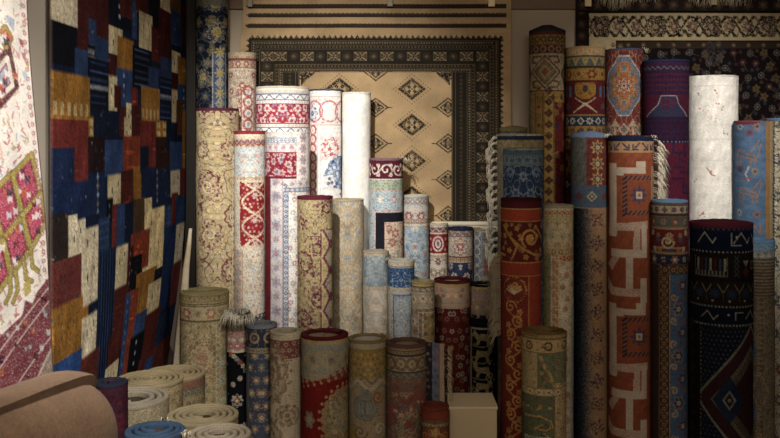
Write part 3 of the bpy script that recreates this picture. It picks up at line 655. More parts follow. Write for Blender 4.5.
def p(c):
    c.solid = True
    c.fill('#8a7859'); c.rect(-BIG, 0, BIG, 3, '#8a6c2e'); c.rect(-BIG, 3, BIG, 8, '#93886e'); c.rect(-BIG, 8, BIG, 12, '#86692e')
    c.rect(-BIG, 12, BIG, 36, '#8b6e34'); c.flor(-BIG, 12, BIG, 36, 5, 1.7, ['#5e5542', '#7a4a2c', '#a08a58', '#555a58'], 4, 5, jit=.1)
    c.line([(x, 38+3*math.sin(x*.4)) for x in range(-40, 41)], 2, '#6a5a3c'); c.line([(x, 43+4*math.sin(x*.25+1)) for x in range(-40, 41)], 3, '#9c8c6e'); c.line([(x, 48+4*math.sin(x*.25+1)) for x in range(-40, 41)], 2, '#74705c')
    X, Y = c.X(365), c.Y(402); c.petal(X, Y, 14, 5, '#66665f', .1); c.ell(X, Y+1, 11, 10, '#77776e')
    for k in (-7, -3.5, 0, 3.5, 7): c.ell(X+k*.6, Y+1, 1.2+abs(k)*.5, 9, '#5f605b', 0, .75)
    c.rect(X-4, Y-18, X+4, Y-10, '#6a6a62'); c.arab(-BIG, 52, c.X(358), BIG, '#6a523a', 12, 5, .1, sym=False); c.arab(c.X(372), 45, 60, BIG, '#6a4c38', 11, 6, .12, sym=False)
    c.poly([(-40, 92), (-18, 82), (-8, 96), (6, 104), (-2, 116), (-40, 122)], '#8d7222'); c.poly([(-2, 92), (14, 98), (24, 110), (10, 110)], '#8d7222')
    c.spiral(c.X(378), c.Y(392), 7, 1.4, 2.2, '#8a4e2c'); c.spiral(c.X(360), c.Y(426), 8, 1.3, 2, '#6a4c34'); c.spiral(c.X(380), c.Y(424), 7, 1.3, 2.4, '#a3957a', 1, -1)
R['vase'] = roll('yellow gold rolled rug with a grey vase, front row between two red ones', 348, 388, 333, p, rim='#8f7a48', rimh=1.6, turns=.8, back='#9a9488', gain=1.3, dmax=3.5, busy=.1)
def p(c):
    c.fill('#6f4a3c'); c.flor(-BIG, 0, BIG, BIG, 6.5, 2.6, ['#877048', '#59594f', '#7a3a34', '#8f7a56', '#4a4f50'], 9, 6, '#6a3a34', jit=.3)
    y = c.bands(0, [(4, '#7a4640'), (1, '#8a7a54'), (5, '#5f5a4e', 'dot', 4, '#87704a', '#6a3a34', '#33302e')])
    c.strip('h', y, y+17, -BIG, BIG, '#8f7c5a', 'ring', 12, '#5a4334', '#74604a', '#33302e', 1.2); c.flor(-BIG, y+2, BIG, y+15, 5, 1.3, ['#6a4a38', '#5c5f58'], 2, 5); y += 17
    c.strip('h', y, y+6, -BIG, BIG, '#55564c', 'wave', 8, '#8f7a50', '#7a3a34'); y += 6
    c.poly([(-60, y+38), (c.X(398), y+22), (c.X(414), y+14), (60, y+8), (60, y+24), (c.X(414), y+30), (c.X(400), y+44), (-60, y+56)], '#7b3b39'); c.flor(-60, y+8, 60, y+52, 9, 2, ['#8f7a50', '#5c5f58'], 2, 5, sym=False, prob=.5)
    X, Y = c.X(409), c.Y(418); c.medal(X, Y, 19, 24, ['#4f5048', '#93825e', '#8b7a56', '#746a50'], 10); c.flor(X-17, Y-22, X+17, Y+22, 6, 2.2, ['#5b5f58', '#7a4a38', '#a08e66'], 5, 6, jit=.3, sym=False); c.petal(X, Y, 5, 6, '#7d3a34', .3)
R['pinkmulti'] = roll('pink and gold floral rolled rug whose loose fringed end sticks out on the right', 386.5, 426.5, 337, p, rim='#6a4a40', rimh=2.2, turns=1.2, gain=1.35, dmax=3.45, busy=.1)
def p(c):
    c.fill('#713024'); c.bands(0, [(2, '#74301f'), (10, '#77301f'), (2, '#5a4a34'), (5, '#8a7350', 'dot', 4, '#6a5034', '#a08a5c', '#5a4230', .7), (2, '#5a3a2a')])
    c.petal(c.X(435), c.Y(432), 9, 5, '#936a30', .4); c.petal(c.X(435), c.Y(429), 5, 5, '#a88246', .4); c.spiral(c.X(425), c.Y(432), 5, 1.2, 1.6, '#8e6630'); c.spiral(c.X(445), c.Y(432), 5, 1.2, 1.6, '#8e6630', 2, -1)
R['smallred'] = roll('smallest rust red rolled rug, just left of the cream plinth', 420.5, 449, 401, p, rim='#7a3426', rimh=2.5, turns=3, back='#6a2a20', gain=1.25, dmax=3.25)
# ---------------- right bank, against the wall
def p(c):   # tall gold tribal
    c.fill('#7d6434'); y = c.bands(0, [(2, '#26282c'), (3, '#4a2620'), (10, '#7a5a28', 'star', 7, '#2a2428', '#8c6a2c', '#5c3a22'), (9, '#1f2740', 'dot', 8, '#8c5426', '#1f2740', '#6b4a28')])
    c.rect(-BIG, y, BIG, y+36, '#877452'); X, Y = c.X(545), y+18
    for k, (rx, ry, cc) in enumerate(((17, 17, '#3a2a24'), (15, 15, '#877452'), (12, 12.5, '#5d2b22'), (10, 10.5, '#55593f'), (7, 7.5, '#8a6a3c'), (4, 4.5, '#6c2c22'))): c.dia(X, Y, rx, ry, cc)
    for sx, sy in ((-1, -1), (1, 1), (-1, 1), (1, -1)): c.line([(X+sx*4, Y+sy*15), (X+sx*13, Y+sy*15), (X+sx*15, Y+sy*10), (X+sx*10, Y+sy*9)], 2.2, '#4b3128')
    for s in (-1, 1): c.dia(X+s*25, Y+2, 8, 15, '#3f2a2c'); c.dia(X+s*25, Y+2, 4, 8, '#7b5c34')
    y += 36; c.rect(-BIG, y, BIG, y+1.3, '#3c2c20')
    c.strip('v', -BIG, c.X(535), y+2, BIG, '#7b6844', 'dia', 10, '#5c3a2a', '#86744c')
    c.strip('v', c.X(535), c.X(543), y+2, BIG, '#7d5a26', 'ros2', 9, '#8a4a24', '#2f2c2a', '#3a2c20', .8, D='#4d5538')
    c.strip('v', c.X(543.5), c.X(554), y+2, BIG, '#86642a', 'dia', 11, '#2b2028', '#5a2a20', '#4c2a1c', .8)
    c.rect(c.X(554), y+2, 60, y+12, '#86642a'); c.strip('h', y+3, y+11, c.X(553), 60, None, 'dia', 11, '#2b2028', '#5a2a20')
    c.rect(c.X(554.5), y+12, 60, BIG, '#5a1d1a'); c.flor(c.X(554.5), y+12, 60, BIG, 13, 4, ['#2f2a3a', '#7a5430'], 4, 5, sym=False)
R['tallgold'] = roll('tallest gold tribal rolled rug with a dark cone shaped top, beside the bare wall', 529, 565.5, 29, p, rim='#2b2c2f', rimh=2.4, turns=5, cone=.45, ybot=210, gain=1.1, back='#403a34')
def p(c):
    c.fill('#551714'); y = c.bands(0, [(9, '#9a7a4e'), (1, '#4a4436'), (10, '#7e6a3e', 'tri', 10, '#3c4440', '#8c6a34', '#38322c'), (1, '#2c2822'), (13, '#805c24', 'ros2', 13, '#5d1d1a', '#8c6a2c', '#4a2a1a', 1, None, 5.2, '#2a2432')])
    c.rect(-BIG, y, BIG, y+33, '#54181a')
    for X in (-42, 0, 42):
        c.poly([(X-9, y+2), (X+9, y+2), (X+13, y+8), (X+9, y+15), (X+4, y+18), (X-4, y+18), (X-9, y+15), (X-13, y+8)], '#85601f'); c.ell(X, y+8, 2.5, 3.5, '#2a2430')
        c.line([(X-12, y+31), (X+10, y+17)], 1.6, '#9a8a6a'); c.line([(X+12, y+31), (X-10, y+17)], 1.6, '#9a8a6a'); c.line([(X-8, y+28), (X, y+22), (X+8, y+28)], 1.3, '#9a8a6a')
        for s in (-1, 1): c.rect(X+s*17-1.6, y+5, X+s*17+1.6, y+16, '#38506a'); c.rect(X+s*12-1, y+4, X+s*12+1, y+14, '#20222c')
        c.petal(X+21, y+25, 4, 5, '#3f4a50', .4)
    y += 33; y = c.bands(y, [(1, '#7a5a2c'), (11, '#1d2844', 'diax', 9, '#a39a7c', '#3a2c2c', '#6a4a24', .8, None, 4.2), ])
    y = c.bands(y, [(9, '#7d5c28', 'star', 9, '#26283a', '#8a3a24')]); c.bands(y, [(3, '#54181a'), (10, '#7d5c28', 'dia', 9, '#26283a', '#8a3a24'), (30, '#54181a', 'star', 16, '#7d5c28', '#26283a'), (10, '#1d2844', 'dia', 9, '#a39a7c', '#5a2a1c')])
R['redgold'] = roll('red and gold rolled rug with plain tan top strip, right of the tallest gold one', 565.5, 605, 46, p, rim='#a08055', rimh=1.5, ybot=165, gain=1.0)
def p(c):
    c.solid = True
    c.fill('#672a25'); c.arab(-BIG, 0, BIG, BIG, '#8f7a5e', 10, 4, .2); X, Y = 0, 37
    c.rect(-BIG, 0, BIG, 1.5, '#3c4a62')
    for k, (rx, ry, cc) in enumerate(((21, 30, '#a0917a'), (19.5, 28.5, '#3f5a78'), (16, 24, '#8f5226'), (12, 18, '#8c6a40'), (9, 13, '#8a4a2a'))):
        c.poly([(X-rx*.25, Y-ry), (X+rx*.25, Y-ry), (X+rx*.5, Y-ry*.72), (X+rx*.85, Y-ry*.45), (X+rx, Y), (X+rx*.85, Y+ry*.45), (X+rx*.5, Y+ry*.72), (X+rx*.25, Y+ry), (X-rx*.25, Y+ry), (X-rx*.5, Y+ry*.72), (X-rx*.85, Y+ry*.45), (X-rx, Y), (X-rx*.85, Y-ry*.45), (X-rx*.5, Y-ry*.72)], cc)
    for k in range(8): a = k*.785; c.dia(X+12*math.cos(a), Y+17*math.sin(a), 2.6, 3, '#3f5a78')
    c.star(X, Y, 8, '#a39680'); c.star(X, Y, 6, '#5a211f'); c.star(X, Y, 4, '#a39680'); c.disc(X, Y, 1.3, '#5a211f')
    for yy in (77, 103):
        for x in (-26, -9, 9, 26):
            c.poly([(x-5, yy), (x, yy-8), (x+5, yy), (x+1.5, yy), (x+1.5, yy+8), (x-1.5, yy+8), (x-1.5, yy)], '#9a8a6c')
        for x in (-17, 0, 17): c.dia(x, yy+3, 6, 7, '#8f826a'); c.dia(x, yy+3, 3.4, 4, '#4c4a46')
    c.flor(-BIG, 118, BIG, BIG, 12, 4, ['#8f826a', '#3f5a78'], 2, 5)
R['hexmedal'] = roll('red rolled rug with a stepped blue and orange medallion, left of the purple one', 604.5, 643.5, 48, p, rim='#39465e', rimh=1.3, ybot=165, gain=1.0)
def p(c):
    c.fill('#351a30'); rows = [(3, '#1f2340'), (3, '#3a1c34')]
    y = c.bands(0, rows); c.strip('h', y, y+5, -BIG, BIG, '#3d1c34', 'zig', 6, '#4a6a72', '#5a2038'); y += 5
    for k in range(9):
        y = c.bands(y, [(2.6, '#45192e' if k % 2 else '#301b36', 'dot', 3.5, '#5e2036' if k % 2 else '#2a2648', '#351a30')])
    y0 = y; c.rect(-BIG, y, BIG, y+22, '#4f1a30')
    for X in (2, -64, 68):
        c.poly([(X-25, y+22), (X-10, y+10), (X-7, y+1), (X+9, y+1), (X+12, y+10), (X+25, y+22)], '#8c8c8c'); c.poly([(X-23.5, y+22.5), (X-9, y+10.6), (X-6, y+2.2), (X+8, y+2.2), (X+11, y+10.6), (X+23.5, y+22.5)], '#1c2444')
        for (dx, dy) in ((-5, 6), (0, 6), (5, 6), (-5, 12), (0, 12), (5, 12)): c.rect(X+dx-2, y+dy-1.5, X+dx+2, y+dy+1.5, '#5a1a30')
        c.rect(X-7, y+8.6, X+8, y+9.6, '#5a1a30'); c.rect(X-.5, y+4, X+.7, y+16, '#5a1a30')
    y += 22
    for k in range(9): y = c.bands(y, [(2.6, '#341a32' if k % 2 else '#251c3a', 'dot', 3.5, '#4c1c38' if k % 2 else '#3c1c34', '#2a1a30')])
    c.strip('h', y, y+2, -BIG, BIG, '#251c3a', 'dot', 4, '#8c8a90', '#8c8a90'); y += 2
    c.rect(-BIG, y, BIG, BIG, '#5b1a30'); g = random.Random(5)
    for k in range(110):
        x = g.uniform(-45, 45); yy = y+2+g.random()*150; s = g.choice((3, 5, 6)); c.line(g.choice(([(x-s, yy), (x+s, yy), (x+s, yy+s)], [(x, yy-s), (x, yy+s), (x+s*.7, yy+s)], [(x-s, yy-s*.7), (x-s, yy+s*.7), (x+s*.4, yy+s*.7)])), 2, g.choice(('#20244a', '#1c2444', '#2b1a3c')))
R['purple'] = roll('dark purple rolled rug with a navy trapezoid motif, left of the shaggy white one', 643, 688.5, 59, p, rim='#20264a', rimh=2, ybot=215, gain=.8, busy=.14, bsc=3)
def p(c):
    c.fill('#e2ddd2'); c.mottle(.05, 8, 3); c.speck(.07, 3); c.strip('h', 62, 64, -BIG, BIG, '#d3cec4'); c.strip('h', 83, 84, -BIG, BIG, '#d6d1c6'); c.rect(-BIG, 10, BIG, 11, '#d0cac0')
    g = random.Random(3)
    for (x, y) in ((700, 96), (716, 94), (707, 112), (727, 132), (710, 170), (711, 173), (699, 112), (705, 212), (701, 216), (722, 110), (718, 105), (697, 180), (729, 200)):
        for k in range(3): c.disc(c.X(x)+g.uniform(-2, 2), c.Y(y)+g.uniform(-3, 3), g.uniform(.6, 1.1), g.choice(('#c98a70', '#b06a58', '#c8a890')))
    c.line([(c.X(723), c.Y(129)), (c.X(723), c.Y(134)), (c.X(727), c.Y(134))], 1, '#b06450'); c.line([(c.X(707), c.Y(167)), (c.X(712), c.Y(174)), (c.X(715), c.Y(175))], 1.2, '#a8604c'); c.line([(c.X(698), c.Y(218)), (c.X(703), c.Y(212)), (c.X(706), c.Y(208))], 1.2, '#b8705c')
    for k in range(9): c.disc(c.X(703+k*1.6)+g.uniform(-2, 2), c.Y(112+k*1.1)+g.uniform(-3, 3), .9, '#cfa890')
    c.flor(-BIG, 4, BIG, BIG, 15, 5, ['#dcd7cd', '#e5dcd0'], 4, 6)
R['shagwhite'] = roll('shaggy white rolled rug with tiny rust marks, in front of the dark hanging rug', 688, 737, 75, p, rim='#cfc8ba', rimh=1.5, ybot=250, mat=M_SHAG, busy=0)
def p(c):
    c.fill('#b3a88c'); c.arab(-BIG, 0, BIG, BIG, '#3a3c48', 13, 6, .17); c.flor(-BIG, 0, BIG, BIG, 17, 6, ['#4a4434', '#6a2a2a', '#313a52'], 5, 7, '#b3a88c')
    c.strip('v', -BIG, c.X(774), 0, BIG, '#a8946a', 'dot', 5, '#4a3c30', '#b8a888')
R['edgecream'] = roll('cream rolled rug with dark flowers cut off by the right edge of the picture', 766.5, 806, 118, p, rim='#5e83ac', rimh=3, ybot=438, gain=1.0)
def p(c):
    c.fill('#4d6c90'); c.mottle(.06, 10, 2); o = '#a06c48'
    def camel(x, y, s=1):
        L = lambda pts, w=1.35: c.line([(x+a*s, y+b*s) for a, b in pts], w, o)
        L([(-11, 12), (-11, 2), (-9, -3), (-3, -2), (2, 2), (7, 2), (9, 8)]); L([(-11, 2), (6, 6), (9, 12)]); L([(-6, 3), (-6, 14)]); L([(4, 5), (4, 14)]); L([(9, 8), (14, -9)]); L([(2, 2), (12, -12)])
    camel(c.X(747), c.Y(153)); camel(c.X(749), c.Y(190), .9)
    for (x, y, col) in ((741, 169, '#6a3040'), (755, 171, '#9a7a4a'), (741, 127, '#a5a08c'), (757, 127, '#a06a3c'), (750, 133, '#8a3a40'), (740, 212, '#a5a08c'), (757, 213, '#9c5a40')): c.star(c.X(x), c.Y(y), 4.5, col); c.disc(c.X(x), c.Y(y), 1.5, '#3a4a60')
    c.line([(c.X(749), c.Y(180)), (c.X(746), c.Y(174)), (c.X(749), c.Y(167))], 2, '#b8a89c'); c.line([(c.X(744), c.Y(178)), (c.X(753), c.Y(178))], 1.6, '#a0503c')
    c.line([(c.X(741), c.Y(232)), (c.X(752), c.Y(222)), (c.X(760), c.Y(232)), (c.X(760), c.Y(222))], 1.8, o)
    c.flor(-BIG, c.Y(238), BIG, BIG, 13, 4.5, ['#9c6a48', '#a5a08c', '#6a3040'], 3, 6)
    c.strip('v', c.X(765), c.X(768.5), 0, BIG, '#9a6a34'); c.strip('v', c.X(768.5), 90, 0, BIG, '#9c8a66', 'dot', 6, '#3a3028', '#b8a888')
R['camels'] = roll('blue rolled rug with orange outlined animals and a red edge', 734.5, 773, 121, p, rim='#7c2c36', rimh=3.4, turns=3, ybot=250, gain=.85, busy=.08, bsc=2.8)
def p(c):   # striped coil top behind the fringe
    c.fill('#5e5a44'); c.bands(0, [(3, '#7d6c3c'), (2, '#3f4c58'), (3, '#7d6c3c'), (3, '#3f4c58'), (9, '#7a6a4a')])
R['striped'] = roll('rolled rug showing only its striped yellow and blue coil top above the fringed one', 499.5, 527.5, 128, p, rim='#7d6c3a', rimh=2.0, turns=5, cone=.2, ybot=142, gain=1.1)
def p(c):   # fringed cream/blue
    c.fill('#5f6c74'); c.rect(-BIG, 0, BIG, 2, '#a3967a'); c.rect(-BIG, 2, BIG, 6, '#1f2c4a'); c.rect(-BIG, 6, BIG, 14, '#85714e'); c.arab(-BIG, 6, BIG, 14, '#8f8468', 6, 3, .25)
    c.rect(-BIG, 14, BIG, BIG, '#6a6250'); c.arab(-BIG, 14, BIG, BIG, '#8a8068', 7, 6, .25)
R['fringed'] = roll('cream and blue rolled rug with a long knotted white fringe hanging down its left edge', 497, 543.5, 134, p, rim='#9c9076', rimh=2.0, turns=2, ybot=260, gain=1.2)
def p(c):   # red with gold stars + blue coil
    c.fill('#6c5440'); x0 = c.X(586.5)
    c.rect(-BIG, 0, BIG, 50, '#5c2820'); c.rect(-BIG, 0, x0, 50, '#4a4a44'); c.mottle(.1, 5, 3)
    c.rect(-BIG, 50, BIG, 72, '#3c4a5a'); c.rect(-BIG, 72, BIG, BIG, '#8a6646')
    for y in (13, 29, 44): c.star(c.X(597.5), y, 8, '#9a7a44'); c.star(c.X(597.5), y, 5, '#2a2c3e'); c.disc(c.X(597.5), y, 2.4, '#a08a5c')
    for x, cc in ((579, '#6a2a24'), (592, '#a08a5c'), (604, '#7a3428')): c.dia(c.X(x), 61, 5.5, 5.5, cc); c.dia(c.X(x), 61, 3.6, 3.6, '#2c3c52'); c.dia(c.X(x), 61, 1.8, 1.8, cc)
    for k in range(16):
        X, Y = c.X(597.5), 84+k*22.5
        c.petal(X, Y, 6.5, 6, '#2a2a3c', .55, k*.5); c.disc(X, Y, 2.2, '#6a2a24'); c.disc(X, Y, 1, '#a08a5c')
        for a in (.8, 2.3, 3.9, 5.4): c.disc(X+6.8*math.cos(a+k), Y+6.8*math.sin(a+k), 1.3, ('#6a2a24', '#2a2a3c')[k % 2])
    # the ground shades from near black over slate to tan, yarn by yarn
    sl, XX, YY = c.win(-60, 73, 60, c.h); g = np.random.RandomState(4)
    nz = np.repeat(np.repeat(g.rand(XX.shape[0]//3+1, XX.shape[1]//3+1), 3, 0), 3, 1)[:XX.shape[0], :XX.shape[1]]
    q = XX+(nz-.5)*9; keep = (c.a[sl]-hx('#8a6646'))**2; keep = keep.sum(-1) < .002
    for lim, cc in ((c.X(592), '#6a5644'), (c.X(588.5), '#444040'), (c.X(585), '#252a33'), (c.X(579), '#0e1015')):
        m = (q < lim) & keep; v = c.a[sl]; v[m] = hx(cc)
    rg = random.Random(4)
    for k in range(140): y = 74+rg.random()*300; c.rect(c.X(573)+rg.uniform(-3, 0), y, c.X(573)+rg.uniform(0, 4), y+rg.uniform(1, 2.5), rg.choice(('#4a3418', '#3a2a18', '#202838')))
    c.rect(c.X(606), 73, 60, BIG, '#7a5a40')
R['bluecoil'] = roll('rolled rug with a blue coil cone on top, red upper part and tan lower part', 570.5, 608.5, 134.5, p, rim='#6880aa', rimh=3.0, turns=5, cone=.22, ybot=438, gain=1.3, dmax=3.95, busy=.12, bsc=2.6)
def p(c):   # rust and beige geometric
    c.fill('#7c3a22'); c.mottle(.05, 6, 3); b = '#a08d78'
    c.rect(-BIG, 5, BIG, 16.5, '#906a42'); c.strip('h', 5.5, 16, -BIG, BIG, None, 'arrow', 10, '#26284a', '#26284a')
    X = c.X
    def blk(y):   # star block
        c.rect(X(624), y-4, X(651), y+38, '#7c3a22'); c.frame(X(623), y-2, 26, y+36, 5, '#74402c')
        for k in range(9):
            yy = y-1+k*4.4
            c.poly([(X(622.5), yy+2), (X(627.5), yy-1), (X(627.5), yy+1.4), (X(622.5), yy+4.4)], '#1d1f33')
        for k in range(7):
            xx = X(623)+k*4.6
            for y2 in (y-2, y+32): c.poly([(xx, y2+4.4), (xx+3.4, y2), (xx+5.4, y2), (xx+2, y2+4.4)], '#1d1f33')
        cx, cy = X(639), y+17; c.star(cx, cy, 9.5, '#2c335a', 8); c.rect(cx-3.2, cy-3.6, cx+3.2, cy+3.6, '#a08a70'); c.rect(cx-1.3, cy-1.5, cx+1.3, cy+1.5, '#8a4a30')
    xr = X(649)
    for base in (27, 165):
        yb = base
        c.rect(X(610), yb, X(617), yb+72, b); c.rect(X(617), yb+4, X(645), yb+12, b); c.rect(X(636), yb-2, X(645), yb+5, b)
        c.poly([(X(609.5), yb+60), (X(647), yb+56), (X(647), yb+64), (X(640), yb+64), (X(640), yb+86), (X(633), yb+86), (X(633), yb+70), (X(609.5), yb+70)], b)
        c.rect(X(618), yb+66, X(634), yb+72, '#7c3a22'); c.rect(X(641), yb+60, X(646), yb+92, b)
        c.rect(X(612), yb+84, X(646), yb+92, b); c.poly([(X(609), yb+100), (X(616), yb+90), (X(620), yb+92), (X(613), yb+106)], b); c.rect(X(626), yb+90, X(633), yb+122, b)
        c.poly([(X(609), yb+112), (X(614), yb+122), (X(646), yb+122), (X(646), yb+130), (X(612), yb+130), (X(609), yb+124)], b); c.rect(X(640), yb+112, X(646), yb+136, b)
        blk(yb+14)
    c.strip('v', X(649.8), 90, 30, BIG, '#8a6442', 'arrow', 9, '#26284a', '#26284a', '#6a3a24', .8, 0, 2.6)
R['rust'] = roll('rust orange rolled rug with beige blocky shapes, blue stars and a navy edge', 608.5, 653.5, 136, p, rim='#1c2442', rimh=5.0, turns=3, ybot=438, gain=1.3, dmax=3.95, busy=.07, bsc=2.6)
def p(c):   # blue damask in front of the fringed one
    c.fill('#53656f'); c.rect(-BIG, 0, BIG, 2, '#7c7a62'); c.rect(-BIG, 2, BIG, 7, '#3f5566'); c.rect(-BIG, 7, BIG, 17, '#5c6a70'); c.flor(-BIG, 7, BIG, 14, 8, 2.6, ['#2f4a6a', '#77806f'], 4, 5, brick=False)
    c.rect(-BIG, 17.5, BIG, BIG, '#27395a'); c.arab(-BIG, 17.5, BIG, BIG, '#7a8588', 9, 11, .24); c.flor(-BIG, 18, BIG, BIG, 17, 5.5, ['#77828a', '#6a7a8c'], 2, 7, '#27395a')
R['damask'] = roll('navy damask rolled rug with grey blue top band, between fringed one and gold scroll one', 503, 543.5, 148, p, rim='#6a7068', rimh=1.4, ybot=225, gain=1.3, dmax=3.98)
def p(c):   # red gold scrolls
    g1 = '#96692a'; c.fill('#7c2a1a'); y = c.bands(0, [(2, '#3a1214'), (7, '#44141a'), (1, '#8a6a34'), (11, '#822c1a'), (1.2, '#8a5a2a')])
    c.rect(-BIG, y, BIG, y+39, '#4c1a18')
    for X, sg in ((10, 1), (-34, 1), (46, -1)):
        c.spiral(X, y+16, 10, 1.7, 2.4, g1, 2.2); c.petal(X, y+16, 4.5, 7, '#9a6c2c', .3); c.line([(X-30, y+4), (X-20, y+16), (X-8, y+26), (X+4, y+32), (X+16, y+33)], 2.6, g1); c.line([(X-18, y+34), (X-14, y+24), (X-20, y+16)], 2.2, g1)
        for (dx, dy) in ((-14, 6), (-22, 28), (-5, 34), (8, 36), (18, 4), (-28, 14), (-10, 16)): c.petal(X+dx, y+dy, 3.2, 5, g1, .5)
    c.flor(-BIG, y+1, BIG, y+38, 7.5, 2.4, ['#8a6028', '#7d5424'], 6, 3, jit=.4, sym=False, prob=.55)
    y += 39; y = c.bands(y, [(1.2, '#8a5a2a'), (12, '#7c2a1a'), (1, '#8a5a2a')])
    xr = c.X(528); c.rect(xr, y, 60, BIG, '#7c2a1a'); c.rect(-BIG, y, xr, BIG, '#62201a')
    X, Y = c.X(514), y+13; c.petal(X, Y, 14, 20, g1, .1); c.petal(X, Y, 11.5, 10, '#62201a', .1)
    for k in range(7): a = -2.6+k*.36+.9; c.line([(X, Y+4), (X+9*math.cos(a-1), Y+4+9*math.sin(a-1))], 2, '#a08c62')
    c.spiral(X+2, Y-4, 5, 1.3, 1.8, g1)
    yy = y+30
    k = 0
    while yy < c.h:
        sg = 1 if k % 2 else -1
        c.spiral(X+sg*4, yy, 6.5, 1.4, 1.8, g1, k, sg); c.petal(X-sg*6, yy+5, 3.6, 5, g1, .45); c.line([(X+sg*8, yy+3), (X, yy+9), (X-sg*8, yy+13)], 1.6, g1); yy += 13; k += 1
    c.rect(xr, y, xr+1.4, BIG, '#8a5a2a')
R['redscroll'] = roll('dark red rolled rug with gold scrolls and a fine fringe down its left edge', 500.5, 541.5, 197, p, rim='#4a171a', rimh=2.2, ybot=438, gain=1.55, dmax=3.85, busy=.1)
def p(c):   # cream persian
    c.fill('#9d8b6a'); y = c.bands(0, [(4, '#a5946f'), (6, '#8f5038', 'dot', 5, '#a38c64', '#7a4a34', '#a5946f'), (6, '#93834f', 'dot', 6, '#a59870', '#7a5c3c')])
    c.rect(-BIG, y, BIG, y+26, '#a08f6c'); c.arab(-BIG, y, BIG, y+26, '#85734c', 12, 5, .14); c.flor(-BIG, y, BIG, y+26, 11, 3.4, ['#8a6a48', '#7d7a58', '#94603f'], 4, 6); y += 26
    y = c.bands(y, [(6, '#93834f', 'dot', 7, '#7a5034', '#a59870', '#84754a')])
    xa = c.X(551.5); c.strip('v', -BIG, xa, y, BIG, '#6f6844', 'dot', 9, '#84794e', '#5c5838', '#8a7d58', 1)
    c.strip('h', y, y+7, xa, 60, '#8c4a34', 'ros', 7, '#a38c64', '#6f3424', '#a5946f'); c.strip('v', xa, c.X(559), y, BIG, '#90684c', 'hook', 8, '#a8946c', '#6f3424', '#a5946f', .8)
    c.rect(c.X(559.5), y+8, 60, BIG, '#a3967a'); c.flor(c.X(559.5), y+8, 60, BIG, 12, 3.6, ['#8a6446', '#94866a', '#8f5a44'], 5, 6, sym=False); c.strip('v', c.X(570.5), 60, c.Y(305), BIG, '#7b8a88', 'dot', 11, '#9a7a6a', '#a3967a')
R['creampersian'] = roll('cream rolled rug with pale red and gold borders, right of the gold scroll one', 541, 573.5, 204, p, rim='#a89a7e', rimh=2.0, turns=3, ybot=438, gain=1.6, dmax=3.9)
def p(c):   # green and gold
    c.solid = True
    c.fill('#464a33'); st = lambda *a, **k: c.strip(*a, **k)
    st('h', 4, 18, -BIG, BIG, '#8a7044', 'ring', 20, '#2f2420', '#7a4a2c', '#5c4a2c', 1, 6, 4.6); c.flor(-BIG, 6, BIG, 16, 7, 1.6, ['#a08a5c', '#6a4028'], 3, 5, prob=.6)
    c.strip('v', c.X(554), 60, 18, BIG, '#86704a', 'ring', 22, '#2f2420', '#7a4a2c', '#5c4a2c', 1, 8, 4.2); c.flor(c.X(555), 20, 60, BIG, 6, 1.5, ['#a08a5c', '#6a4028'], 3, 5, sym=False, prob=.6)
    c.strip('v', -BIG, c.X(538), 18, 56, '#7d6a44', 'ring', 17, '#2f2420', '#7a4a2c', '#5c4a2c', .8, 2, 4)
    c.poly([(c.X(540), 24), (c.X(546), 34), (c.X(550), 46), (60, 52), (60, 18), (c.X(540), 18)], '#4c5038'); c.line([(c.X(541), 22), (c.X(545), 32), (c.X(551), 40), (c.X(554), 50)], 3, '#8a6a34'); c.line([(c.X(541), 36), (c.X(547), 42), (c.X(543), 50)], 2.4, '#7a4a2c'); c.flor(c.X(538), 20, c.X(554), 52, 8, 2, ['#8a6a34', '#6a5a34', '#7a4028'], 6, 5, sym=False)
    c.strip('h', 52, 60, -BIG, BIG, '#86704a', 'ros', 10, '#a08a5c', '#4a3a28', '#5c4a2c')
    for y in (64, 72): c.flor(-60, y, c.X(552), y+8, 11, 2.8, ['#8a5a30', '#94743c'], y, 5, sym=False, brick=False)
    for y in (87, 118, 149, 180):
        for X in (-8,):
            pts = [(X-14, y-6), (X+4, y-7), (X+14, y-3), (X+16, y+3), (X+10, y+7), (X, y+5), (X+6, y+1)]; c.line(pts, 3, '#8f7038'); c.line([(a, b+1) for a, b in pts], 1.2, '#4a3a24')
            c.line([(X-14, y+14), (X+12, y+13)], 1.4, '#8f8a70'); c.petal(X-12, y+16, 4, 5, '#8f8a78', .4); c.line([(X+8, y+9), (X+14, y+13), (X+8, y+17)], 1.3, '#8f8a70')
    c.rect(-BIG, 0, BIG, 3, '#7d5e30')
R['greengold'] = roll('short green and gold rolled rug in front of the dark red scroll one', 521.5, 566.5, 326, p, rim='#7a5c30', rimh=2.0, turns=3, ybot=438, gain=1.75, dmax=3.6, back='#5a4426')
